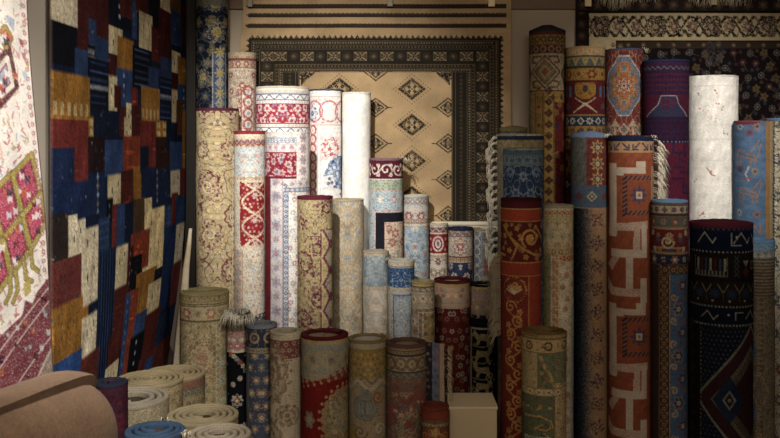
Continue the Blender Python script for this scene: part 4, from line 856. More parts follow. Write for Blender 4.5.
def p(c):   # blue with chain borders
    c.fill('#3a5270'); y = c.bands(0, [(4, '#5a4238'), (9, '#8a7a5c', 'diax', 9, '#26284a', '#7a3028', '#3a2c28', .8, None, 4.2, ), (2, '#3a2c28')])
    y = c.bands(y, [(11, '#4a4a40', 'ros2', 12, '#7a3a2c', '#8a7a5c', '#6a4a34', .8, None, 5), (2, '#7a6040')])
    c.rect(-BIG, y, BIG, y+22, '#5c1d1c'); c.flor(-BIG, y, BIG, y+22, 9, 3.4, ['#8a7250', '#2f4262', '#8a5a38', '#a39476'], 3, 5, jit=.35); c.spiral(-2, y+12, 7, 1.4, 2, '#a08c62'); c.line([(-18, y+18), (18, y+18)], 1.6, '#8a7a5c'); y += 22
    y = c.bands(y, [(2, '#7a6040'), (11, '#23263c', 'ros2', 11, '#8a5a3c', '#a39476', '#6a4a34', .8, None, 4.8)])
    xa, xb = c.X(660), c.X(669)
    c.strip('v', -BIG, xa, y, BIG, '#3a2820', 'ring', 10, '#7d5a34', '#6a2c22', '#7a6040', .8, 0, 4.2); c.strip('v', xa, xb, y, BIG, '#7d5c34', 'ring', 8, '#23202a', '#6a2c22', '#2c241e', .9, 0, 3.8)
    c.strip('h', y, y+9, xa, 60, '#7d5c34', 'ring', 8, '#23202a', '#6a2c22', '#2c241e', .9, 0, 3.8)
    c.rect(xb, y+9, 60, BIG, '#3d5878'); c.flor(xb, y+9, 60, BIG, 6, 1, ['#33496a', '#476489'], 4, 5, sym=False)
    for k in range(9):
        Y = y+20+k*23; X = c.X(680)+(-2 if k % 2 else 3)
        c.petal(X, Y, 8, 6, '#94623f' if k % 2 else '#7a3a34', .4); c.petal(X, Y, 5, 6, '#26304c', .4); c.petal(X, Y, 3, 5, '#a08c68', .4); c.spiral(c.X(674), Y+11, 4, 1.1, 1.8, '#a07a54', k); c.spiral(c.X(684), Y+12, 3.4, 1.1, 1.6, '#8a4a38', k)
    c.rect(xb, y+9, xb+1.2, BIG, '#8a6a40')
R['bluechain'] = roll('blue rolled rug with chain link borders and pale blue edge, beside the rust one', 651.5, 687, 199, p, rim='#5f84ad', rimh=1.6, turns=4, ybot=438, gain=1.0, dmax=3.85, busy=.1)
def p(c):   # grey rim behind the dark one
    c.fill('#5a4e3f'); c.rect(-BIG, 0, BIG, 9, '#56768f'); c.strip('h', 9, 17, -BIG, BIG, '#5f6a70', 'tri', 7, '#8f8672', '#333'); c.speck(.1, 4)
    for k in range(12): c.rect(-BIG, 18+k*3.2, BIG, 19+k*3.2, '#463c30'); c.rect(-BIG, 19.6+k*3.2, BIG, 20.4+k*3.2, '#74664e')
    c.arab(-BIG, 57, BIG, BIG, '#77684e', 5, 6, .25)
    xb = c.X(757); c.strip('v', xb, xb+7, 56, BIG, '#6a5c46', 'tri', 5, '#4c4234', '#333')
    for k in range(5): Y = c.Y(335)+k*60; c.poly([(-40, Y-26), (c.X(752), Y-8), (c.X(757), Y+14), (c.X(752), Y+36), (-40, Y+54)], '#33527a')
    for k in range(5): Y = c.Y(388)+k*60; c.dia(c.X(760), Y, 9, 20, '#7a6a4c'); c.dia(c.X(760), Y, 7.4, 17.5, '#5a4e3f')
R['greyblueedge'] = roll('grey brown rolled rug with sky blue edge, right of the dark tribal one', 743, 774, 238, p, rim='#5b86b4', rimh=2.4, turns=2.5, ybot=438, gain=1.2, dmax=3.75)
def p(c):   # dark tribal
    c.fill('#0c0f18'); wv = '#7d7868'
    c.rect(-BIG, 0, BIG, 27, '#0d1224'); c.strip('h', 3, 6, -BIG, BIG, None, 'dot', 5, '#3a3430', '#3a3430')
    for X in (-14, 22, -52): c.line([(X-10, 18), (X-2, 8), (X+6, 18), (X+9, 13)], 1.5, wv)
    c.line([(10, 8), (10, 20), (20, 20)], 1.3, wv); c.rect(14, 11, 16, 13, wv); c.line([(36, 10), (42, 20), (48, 10)], 1.5, wv)
    c.strip('h', 25.5, 28, -BIG, BIG, None, 'dot', 4, '#7d7868', '#7d7868')
    c.rect(-BIG, 28, BIG, 54, '#171310')
    for k in range(7): c.rect(-25+k*4.6, 33, -22.6+k*4.6, 45, ('#6a665c', '#3f1418', '#26304a')[k % 3])
    for k in range(9): c.rect(-27+k*3.6, 45, -25+k*3.6, 50, '#57544a')
    c.line([(-28, 32), (-28, 50), (6, 50), (6, 32)], 1.2, '#57544a')
    for x in (12, 44): c.strip('v', x, x+6, 32, 52, '#171310', 'x', 5, '#3a3a48')
    c.poly([(22, 35), (30, 35), (26, 41)], wv); c.dia(26, 46, 5, 5, '#4a181c'); c.frame(34, 36, 41, 44, 1.2, '#57544a'); c.rect(-50, 32, -34, 50, '#26201c')
    c.rect(-BIG, 55, BIG, 78, '#1c150e')
    for k in range(-4, 5): X = k*16+2; c.line([(X-5, 58), (X, 66), (X+5, 58)], 1.3, '#5a5546'); c.star(X+8, 67, 6, '#1c2c4c'); c.line([(X, 66), (X, 74)], 1.2, '#3a3430'); c.rect(X+5, 73, X+7, 75, '#6a6656')
    y = 79; c.rect(-BIG, y, BIG, y+19, '#0d1322'); c.strip('h', y-1, y+2, -BIG, BIG, None, 'dot', 3.4, '#6a6656', '#6a6656'); c.strip('h', y+17, y+20, -BIG, BIG, None, 'dot', 3.4, '#6a6656', '#6a6656')
    for X in (-12, 34, -58): c.line([(X-8, y+12), (X-1, y+5), (X+5, y+13), (X+9, y+9)], 1.5, wv)
    c.line([(14, y+13), (14, y+6), (22, y+6)], 1.4, wv); c.rect(6, y+7, 8, y+9, wv)
    y += 20; c.rect(-BIG, y, BIG, BIG, '#0e1524'); c.flor(-BIG, y, BIG, BIG, 4.4, .9, ['#5a4a34', '#5a3a2c'], 3, 4, jit=.05, sym=False)
    Yc = c.Y(392)
    for m in range(2):
        Y = Yc+m*150
        for (o, cc) in ((58, '#6a6656'), (55, '#2a0c12'), (42, '#57523f'), (30, '#2a0c12')):
            c.dia(34, Y, o*1.05, o*1.25, cc)
            if cc == '#57523f': c.dia(34, Y, o*1.05-5, o*1.25-5, '#3a3528')
        c.rect(-8, Y-62, -60, Y-30, '#0e1524')
        c.dia(8, Y, 16, 24, '#101f36'); c.dia(8, Y, 7, 10, '#6a6656'); c.dia(8, Y, 4.6, 7, '#1a1418'); c.disc(8, Y, 1.8, '#6a6656')
    c.strip('v', -90, c.X(701), y, BIG, '#15100c', 'dia', 15, '#2c241a', '#1c1c2a'); c.strip('v', c.X(701), c.X(703), y, BIG, None, 'dot', 4, '#57523f', '#57523f')
R['darktribal'] = roll('very dark navy and maroon tribal rolled rug with a maroon coil on top', 690.5, 751.5, 219.5, p, rim='#4d1722', rimh=3.4, turns=6, cone=.12, ybot=438, gain=1.1, dmax=3.75, back='#2a1418', busy=.15, bsc=3)

# fringes and loose ends
fr = R['fringed']
def tassels(info, y0, y1, step, length, mat, seed):
    g = random.Random(seed); it = []; s = info['s']; Rr = info['R']; y = y0
    while y < y1:
        z = CAMZ-(y-HY)*s; a = -1.5; bx, by = Rr*math.sin(a), -Rr*math.cos(a); L = length*s*g.uniform(.75, 1.1); sw = g.uniform(-1.5, 1.5)*s
        for k in range(16):
            o = lambda q: g.uniform(-q, q)*s
            pts = [(bx+.002, by-.002, z+o(2)), (bx-L*.35+o(.8), by-.008+o(1.5), z-L*.10+o(1.2)), (bx-L*.72+o(1.6)+sw, by-.010+o(3), z-L*.55+o(1.5)), (bx-L*.62+o(2.6)+sw, by-.010+o(4), z-L*1.25+o(2.5)), (bx-L*.5+o(3)+sw, by-.008+o(4), z-L*1.75+o(3))]
            it.append((pts, .0019, .0011))
        it.append(([(bx-L*.22, by-.006, z+.003), (bx-L*.36, by-.010, z-.002), (bx-L*.50, by-.012, z-.010)], .0055, .0048)); y += step*g.uniform(.8, 1.2)
    return strands('fringe', it, mat, info['root'])
tassels(fr, 137, 262, 7.5, 12.5, M_FRINGE_L, 3)
side_fringe(R['redscroll'], -1, 255, 336, 12, 1.5, M_FRINGE, .0016, 1.1, 4, 5)
side_fringe(R['rust'], 1, 139, 197, 12.5, 1.5, M_FRINGE_L, .0027, 1.0, 6, 9, 1.4)
side_fringe(R['camels'], 1, 128, 236, 4, 3.6, M_FRINGE_L, .003, .5, 4, 11, 1.2)
# short yarn ends left along a few coil tops
def top_tuft(info, a0, a1, n, length, mat, seed, up=.5, out=1.0, thick=.0018):
    g = random.Random(seed); it = []; s = info['s']; Rr = info['R']*.92
    for k in range(n):
        a = g.uniform(a0, a1); L = length*s*g.uniform(.6, 1.15); bx, by, bz = Rr*math.sin(a), -Rr*math.cos(a), info['ztop']-.002
        o = out*g.uniform(.6, 1.2); dx, dy = math.sin(a+g.uniform(-.3, .3)), -math.cos(a+g.uniform(-.3, .3))
        it.append(([(bx, by, bz), (bx+dx*L*.35*o, by+dy*L*.35*o, bz+L*up*.7), (bx+dx*L*.75*o, by+dy*L*.75*o, bz+L*up*.4), (bx+dx*L*o, by+dy*L*o, bz-L*(1-up)*.7)], thick, thick*.5))
    return strands('fringe', it, mat, info['root'])
top_tuft(R['blackfloral'], -3.1, 3.1, 190, 13, M_FRINGE_L, 2, 1.0, .45, .0019)
top_tuft(R['blackfloral'], -2.2, 2.2, 120, 15, M_FRINGE_L, 3, .5, .55, .0019)
top_tuft(R['rust'], -1.6, -1.0, 10, 6, M_FRINGE_L, 4, .6); top_tuft(R['rust'], 1.0, 2.0, 12, 5, M_FRINGE_L, 5, .4)
top_tuft(R['hexmedal'], 1.0, 2.3, 16, 7, M_FRINGE, 6, .4); top_tuft(R['vase'], 1.2, 2.4, 14, 7, M_FRINGE, 7, .6); top_tuft(R['greenband'], 1.1, 1.9, 14, 8, M_FRINGE_L, 8, .3)
top_tuft(R['navyband'], -2.6, -1.2, 14, 6, M_FRINGE_L, 10, .6)

# loose fringed end of the pink and gold roll
def loose_end():
    i = R['pinkmulti']; s = i['s']; R0 = i['R']; x0, x1 = 0.0, 20.0   # pixels to the right of the roll's side
    Hh = 66
    c = Cv(44, Hh, '#6d6870', x0=-18, ss=SS)
    c.rect(-20, 0, 6, Hh, '#23262c'); c.flor(-20, 0, 6, Hh, 7, 2, ['#7a4a3c', '#7c745c'], 3, 5, sym=False); c.rect(6, 0, 12, Hh, '#5c6478'); c.flor(6, 0, 12, Hh, 6, 2.2, ['#8a6a70', '#434c66'], 4, 5, sym=False); c.rect(12, 0, 13.2, Hh, '#7a3a4c'); c.rect(13.2, 0, 17, Hh, '#8a7658'); c.rect(17, 0, 30, Hh, '#8f8672')
    col = c.small()*1.3; nr, nc = col.shape[:2]
    xs = np.linspace(-18, 26, nc); keep = xs <= 18; xs = xs[keep]; col = col[:, keep]; nc = len(xs)
    ys = np.linspace(0, Hh, nr)
    X = (R0+xs*s)[None, :]*np.ones((nr, 1)); Z = i['ztop']-(ys[:, None]+1+np.maximum(0, xs-6)[None, :]*.05)*s
    Y = .008-.025*(np.clip((xs+6)/18, 0, 1)**2)[None, :]+.004*np.sin(ys/13)[:, None]*np.clip(xs/18, 0, 1)[None, :]
    keepc = xs >= -2
    X, Y, Z, col = X[:, keepc], Y[:, keepc], Z[:, keepc], col[:, keepc]; nc = keepc.sum()
    A = np.stack([X, Y, Z], -1).reshape(-1, 3); B = A.copy(); B[:, 1] += .007
    le = mesh_obj('loose_end', np.concatenate([A, B]), np.concatenate([grid_quads(nr, nc), grid_quads(nr, nc, nr*nc, True)]), M_PILE, i['root'], np.concatenate([col.reshape(-1, 3)]*2))
    g = random.Random(3); it = []
    for k in range(120):
        y = g.random()*Hh; z = i['ztop']-(y+1.6)*s; L = g.uniform(6, 9)*s; bx, by = R0+17.6*s, Y[0, -1]
        it.append(([(bx, by, z), (bx+L*.5, by-.004, z-L*.1), (bx+L*.85, by-.004+g.uniform(-.004, .004), z-L*.5), (bx+L, by+g.uniform(-.006, .004), z-L*1.1)], .0017, .001))
    strands('fringe', it, M_FRINGE, le)
loose_end()

# ================================================================== coiled rugs in the left foreground
def fg(name, label, x0, x1, ytop, d, rim, side, turns, cone=0, back='#7d705a', t=.012, rimh=2.5, gain=1.4, extra=None):  # dark brown back tones put shade into the gaps between the coils
    def p(c):
        c.fill(side[0])
        if len(side) > 1: c.flor(-BIG, 3, BIG, BIG, 7, 2.8, side[1:], 4, 5, side[0]); c.arab(-BIG, 3, BIG, BIG, side[-1], 6, 5, .12)
        if extra: extra(c)
    R[name] = roll(label, x0, x1, ytop, p, dmax=d, rim=rim, rimh=rimh, back=back, turns=turns, t=t, cone=cone, gain=gain, ybot=438, gap=1.5)
def e(c): c.rect(-BIG, 3, BIG, 11, '#5a3a2c'); c.strip('h', 11, 17, -BIG, BIG, '#3f4538', 'dot', 6, '#6a5a3c', '#2a2c24')
fg('backcoil', 'coiled tan rug with dark red inside, rearmost of the low coils by the patchwork rug', 143, 205, 365, 2.9, '#84714f', ('#6c5c3e', '#3c3626', '#5a4a32'), 3.9, back='#5a1c1e', extra=e, rimh=2.0)
def e(c): c.rect(-BIG, 2, BIG, 10, '#7a6848')
fg('tancoil', 'wide coiled tan rug in front of the blue and red edged coil', 116, 183, 370, 2.72, '#84734f', ('#6a5a3c', '#4a4028', '#857450'), 4.0, back='#3a3022', extra=e)
fg('greycoil', 'coiled grey cream rug with a wide hollow middle, behind the blue coil', 93, 168.5, 387, 2.5, '#857a66', ('#75694f', '#6a5e48', '#82765c'), 2.5, back='#352e24', t=.0145)
fg('redcoil', 'narrow dark red rolled rug with a navy edge, just behind the big brown roll', 94, 127.5, 377, 2.25, '#1f2434', ('#33121a', '#1c1c30', '#471a22'), 1.4, back='#4a1a20', rimh=3)
fg('creamcoil', 'wide coiled cream rug between the blue coil and the slate blue flowered roll', 167, 238.5, 404, 2.52, '#93835f', ('#7d6e4c', '#6a5c3e', '#8a7a56'), 3.5, back='#352c20')
fg('bluecone', 'coiled rug with blue bound edges rising to a cone, in front at the bottom', 125, 185, 421, 2.3, '#375070', ('#5a2420', '#7a4a34', '#2c3a58'), 2.5, cone=.2, back='#4a3a30', t=.011, rimh=3.4)
fg('whitecoil', 'coiled cream rug with a dark red inside, lowest coil at the bottom edge', 187, 251, 423.5, 2.3, '#a3957c', ('#82745a', '#6a4a3c', '#94866a'), 2.7, back='#3f141a', t=.0125)
top_tuft(R['creamcoil'], -2.9, -2.2, 3, 5, M_FRINGE, 8, .4); top_tuft(R['bluecone'], .9, 1.5, 14, 8, M_FRINGE_L, 8, .2); top_tuft(R['bluecone'], 2.6, 2.9, 3, 9, M_FRINGE_L, 3, .9, .2, .003)

# ================================================================== hanging rugs
HANG = 'rugs hanging on the walls'
def flat_rug(name, label, col, P, Nrm, th, mat, group=HANG):
    """P: (nr,nc,3) front surface, Nrm: direction away from the face"""
    nr, nc = col.shape[:2]; A = P.reshape(-1, 3); B = A+np.array(Nrm)*th
    rim = np.concatenate([np.arange(nc), np.arange(1, nr)*nc+nc-1, (nr-1)*nc+np.arange(nc-2, -1, -1), np.arange(nr-2, 0, -1)*nc])
    # back: coarse copy of the rim only, closed by one strip and one polygon
    V = np.concatenate([A, B[rim]]); n = len(rim); k = np.arange(n); k2 = (k+1) % n
    side = np.stack([rim[k], rim[k2], nr*nc+k2, nr*nc+k], -1)
    o = mesh_obj(name, V, np.concatenate([grid_quads(nr, nc), side]), mat, None, np.concatenate([col.reshape(-1, 3), np.tile(col.reshape(-1, 3).mean(0)*.7, (n, 1))]))
    tag(o, label, 'rug', group); return o

# ---- tan rug with black diamonds on the back wall
def hang_tan():
    d = WALL_Y-.028; s = d/F; x0, x1, y0, y1 = 241.5, 511, -14, 300
    c = Cv(x1-x0, y1-y0, '#a88c62', x0=0, ss=3.6); c.mottle(.05, 30, 2)
    K = '#26211b'; T = '#a3845a'
    c.fill(T); c.mottle(.06, 34, 2); c.al = .93
    X = lambda p: p-x0
    Y = lambda p: p-y0
    L, Rr, Tp, B = X(250.5), X(500.5), Y(38.5), Y(330)
    fx0, fx1, fy0 = X(302), X(450), Y(73)
    def gul(x, y, w=14, h=11):
        for k in range(9):
            f = k/8
            for sx in (-1, 1):
                for sy in (-1, 1): c.disc(x+sx*(w+4.2)*(1-f), y+sy*(h+3.8)*f, .6, '#4a3c2c')
        c.dia(x, y, w+1.4, h+1.2, '#8a6e48'); c.dia(x, y, w, h, K); c.dia(x, y, w*.70, h*.70, '#94794f'); c.dia(x, y, w*.62, h*.62, K)
        for (dx, dy) in ((0, -.36), (0, .36), (-.36, 0), (.36, 0)): c.petal(x+dx*w, y+dy*h, 2.2, 4, '#a3845a', .3)
        c.petal(x, y, 2.4, 6, '#a3845a', .4); c.disc(x, y, .8, K)
    def gul2(x, y):
        c.dia(x, y, 13, 10, K); c.dia(x, y, 11, 8.4, T); c.dia(x, y, 8.6, 6.6, K)
        for (dx, dy) in ((-5, 0), (5, 0), (0, -3.6), (0, 3.6)): c.disc(x+dx, y+dy, 1.2, '#97805a')
        c.petal(x, y, 3, 6, '#6a5a44', .4); c.line([(x-16, y), (x-12, y)], 1, K); c.line([(x+16, y), (x+12, y)], 1, K)
    for r in range(6):
        for xx in (340, 412): gul(X(xx), Y(89+36*r))
        for xx in (304, 376, 448): gul2(X(xx), Y(71.5+36*r))
    for cx, s_ in ((fx0, 1), (fx1, -1)):
        c.poly([(cx, fy0), (cx+s_*14, fy0), (cx+s_*8, fy0+5), (cx+s_*3, fy0+9), (cx, fy0+13)], K); c.line([(cx+s_*12, fy0+2.5), (cx+s_*6, fy0+6.5), (cx+s_*2, fy0+11)], 1, '#85704c')
    for (a, b) in ((4.3, 8.7), (13.3, 17.7), (23.8, 28.2)):
        c.rect(X(247), Y(a), X(506), Y(b), '#2a231d'); c.strip('h', Y(a), Y(b), X(247), X(506), None, 'dot', 3, '#41362a', K, None, 1, 0, 1.2)
        for k in range(60): c.rect(X(247)+k*4.4, Y(a)-.4+.5*math.sin(k*1.9), X(247)+k*4.4+2, Y(a)+.3, T)
    for k in range(9): c.rect(0, Y(-6+k*5), 999, Y(-5.6+k*5), '#94764e')
    c.rect(L, Tp, Rr, fy0-1.5, K); c.rect(L, Tp, fx0-1.5, B, K); c.rect(fx1+1.5, Tp, Rr, B, K)
    for k in range(0, 46): q = L+2.5+k*5.5; c.poly([(q-2.6, Tp+.3), (q+2.6, Tp+.3), (q, Tp-3.4)], K)
    for k in range(0, 54): q = Tp+2+k*5.5; c.poly([(L+.3, q-2.6), (L+.3, q+2.6), (L-3.2, q)], K); c.poly([(Rr-.3, q-2.6), (Rr-.3, q+2.6), (Rr+3.2, q)], K)
    m = '#5a4b34'; m2 = '#41372b'
    def ring(o, t, col): c.frame(L+o, Tp+o, Rr-o, Y(370)-o, t, col)
    def dotring(o, st, r, col):
        for k in range(int((Rr-L-2*o)/st)): c.disc(L+o+k*st, Tp+o, r, col)
        for k in range(int(240/st)): c.disc(L+o, Tp+o+k*st, r, col); c.disc(Rr-o, Tp+o+k*st, r, col)
    for o in (2.4, 6.6, 10.4, 25.6, 29.4, 33.2): ring(o, .6, m)
    for o in (4.6, 31.4): dotring(o, 2.6, .85, '#7d6848')
    for o in (8.6, 27.6): dotring(o, 3.4, .95, '#5a4a34')
    for k in range(40): c.disc(L+14.6, Tp+14+k*3.2, .7, m2)
    def xsq(x, y, w, h):
        c.frame(x-w, y-h, x+w, y+h, .7, '#5c4c36'); c.line([(x-w+.6, y-h+.6), (x+w-.6, y+h-.6)], 1.2, '#8a7350'); c.line([(x-w+.6, y+h-.6), (x+w-.6, y-h+.6)], 1.2, '#8a7350')
        c.disc(x, y+h*.62, 1.1, '#74603f'); c.disc(x, y-h*.62, 1.1, '#74603f'); c.disc(x+w*.6, y, 1.2, '#5a4a34'); c.disc(x-w*.6, y, 1.2, '#5a4a34'); c.disc(x, y, 1, K)
    def oct_(x, y): c.disc(x, y, 4, '#3a3127'); c.disc(x, y, 3, K); c.petal(x, y, 2.4, 6, '#5a4a36', .4)
    yb = Tp+18
    for k in range(10):
        x = L+31+k*26.4
        if x < Rr-32: xsq(x, yb, 6.4, 4.4); oct_(x+13.2, yb)
    for xx in (L+18.2, Rr-18.2):
        for k in range(14): y = Tp+18+k*20.2; xsq(xx, y, 5.8, 4.8); oct_(xx, y+10.1)
    for x in (fx0-11, fx1+11): c.strip('v', x-2, x+2, fy0, B, None, 'dia', 4, '#54462f', K)
    for a_, b_ in ((fx0-2.6, fx0-1.6), (fx1+1.6, fx1+2.6), (fx0-5.6, fx0-5), (fx1+5, fx1+5.6)): c.rect(a_, fy0-2, b_, B, '#5a4a34')
    c.rect(fx0-2, fy0-3.2, fx1+2, fy0-2.4, '#5a4a34')
    col = c.small()*1.0; nr, nc = col.shape[:2]
    xs = np.linspace(x0, x1, nc); ys = np.linspace(y0, y1, nr)
    XX = (xs-CX)[None, :]*s+np.zeros((nr, 1)); ZZ = (CAMZ-(ys-HY)*s)[:, None]+np.zeros((1, nc))
    # the left edge bows gently near the top
    u = (xs-x0)/(x1-x0)
    XX = XX+((1-u)**3)[None, :]*(.018*np.exp(-((ys-12)/26.0)**2)-.01)[:, None]
    YY = d+.004*np.sin(XX*9)*np.clip((ZZ-.9), .2, 1)+.003*np.sin(ZZ*11)
    flat_rug('hanging_rug', 'tan hanging rug with black diamonds in a dark patterned border, on the back wall', col, np.stack([XX, YY, ZZ], -1), (0, 1, 0), .009, M_PILE)
hang_tan()

# ---- dark floral rug on the back wall
def hang_floral():
    d = WALL_Y-.03; s = d/F; x0, x1, y0, y1 = 576, 830, -6, 330
    c = Cv(x1-x0, y1-y0, '#17110f', x0=0, ss=3.4)
    X = lambda p: p-x0
    Y = lambda p: p-y0
    c.strip('v', X(576), X(588), 0, 999, '#1d1412', 'ros', 12, '#33241c', '#4a3828'); c.strip('h', 4, Y(12), 0, 999, '#231b16', 'ros', 15, '#3c2e22', '#5a4834', '#0f0c0b', 1)
    c.rect(X(588), Y(12.5), 999, Y(41), '#94815a'); c.rect(X(588), Y(12.5), X(616), 999, '#94815a')
    yc = Y(26.7); K = '#120e10'
    def vine(f, n, q0):
        pts = [f(q0+k*2.2, 9.5*math.sin(k*2.2/18.5*math.pi)) for k in range(n)]; c.line(pts, 1.9, K)
        pts = [f(q0+k*2.2, -8.5*math.sin(k*2.2/18.5*math.pi+.5)) for k in range(n)]; c.line(pts, 1.4, '#2c2420')
        for k in range(int(n*2.2/9.25)):
            q = q0+k*9.25
            for sgn in (-1, 1):
                a = f(q+2, sgn*4); b = f(q+6, sgn*9); e = f(q-1, sgn*10); c.line([a, b], 2.6, K); c.line([a, e], 1.6, '#3a2c28'); c.disc(b[0], b[1], 1.9, K)
        for k in range(int(n*2.2/18.5)):
            q = q0+10+k*18.5; x, y = f(q, 0)
            if k % 3 == 0: c.petal(x, y, 11, 10, K, .18); c.petal(x, y, 9.6, 10, '#4c3630', .25); c.petal(x, y, 6, 8, '#2c1c1e', .3); c.petal(x, y, 3, 6, '#7a6648', .3)
            else: c.petal(x, y, 6.5, 8, '#2a1c20', .3); c.petal(x, y, 4.4, 8, '#5c3a34', .3); c.disc(x, y, 1.7, '#8f7a54')
    vine(lambda q, v: (q, yc+v), 120, X(590)); vine(lambda q, v: (X(602)+v, q), 140, Y(50))
    c.rect(X(588), Y(12), 999, Y(13.4), K); c.rect(X(588), Y(12), X(589.4), 999, K); c.rect(X(616), Y(40.6), 999, Y(42), K)
    c.rect(X(616), Y(42), 999, Y(48.5), '#2a2018'); c.rect(X(616), Y(42), X(626), 999, '#2a2018'); c.strip('h', Y(42), Y(48.5), X(616), 999, None, 'ros', 15, '#4c3a2c', '#6a563c'); c.strip('v', X(616), X(625), Y(42), 999, None, 'ros', 15, '#4c3a2c', '#6a563c')
    c.rect(X(626), Y(48.5), 999, 999, '#150d0f'); c.flor(X(626), Y(49), 999, 999, 9, 2.2, ['#2f2a2c', '#3a1f22', '#272c36', '#3d3222'], 4, 5, jit=.35, cx=X(700))
    g = random.Random(8)
    for r in range(24):
        for k in range(14):
            x = X(632)+k*14.5+(7 if r % 2 else 0)+g.uniform(-3, 3); y = Y(55)+r*10.5+g.uniform(-3, 3)
            t = g.random()
            if t < .45: c.petal(x, y, 3.6, 8, '#55524a', .25); c.petal(x, y, 2.6, 6, '#1c1618', .2); c.disc(x, y, 1.1, '#6d6450')
            elif t < .85: c.petal(x, y, 4.2, 5, '#54411f', .5, g.random()); c.petal(x+1, y+4, 2.2, 5, '#46371e', .5); c.petal(x-3, y+2, 2, 5, '#3a3a34', .5); c.disc(x, y, 1.1, '#2a1416')
            else: c.petal(x, y, 4, 6, '#3f2022', .4); c.disc(x, y, 1.3, '#6a5e46')
            c.line([(x, y), (x+g.uniform(-9, 9), y+g.uniform(3, 9))], .8, '#3f3a30')
    X0 = X(714); c.petal(X0, Y(58), 9, 12, '#4a3c2e', .5); c.petal(X0, Y(52), 12, 6, '#32323a', .5)
    c.speck(.12, 3)
    col = c.small()*1.0; nr, nc = col.shape[:2]; xs = np.linspace(x0, x1, nc); ys = np.linspace(y0, y1, nr)
    XX = (xs-CX)[None, :]*s+np.zeros((nr, 1)); ZZ = (CAMZ-(ys-HY)*s)[:, None]+np.zeros((1, nc)); YY = d+.003*np.sin(XX*8)+.002*np.sin(ZZ*9)
    o = flat_rug('hanging_rug', 'dark hanging rug with a cream vine border and small blossoms, behind the shaggy white roll', col, np.stack([XX, YY, ZZ], -1), (0, 1, 0), .009, M_PILE)
    g = random.Random(12); it = []
    zt = px_z(-6, d)
    for k in range(420):
        x = px_x(g.uniform(577, 828), d)
        if abs(px_z(0, 1)) and g.random() < .12: continue
        n = 6+5*math.sin(x*13)+3*math.sin(x*31); L = max(3, n+g.uniform(-1, 3))*s
        it.append(([(x, d-.004, zt), (x+g.uniform(-.004, .004), d-.014, zt-.006), (x+g.uniform(-.008, .008), d-.013, zt-.006-L*.5), (x+g.uniform(-.012, .012), d-.012, zt-.006-L)], .0019, .001))
    strands('fringe', it, M_FRINGE, o)
hang_floral()

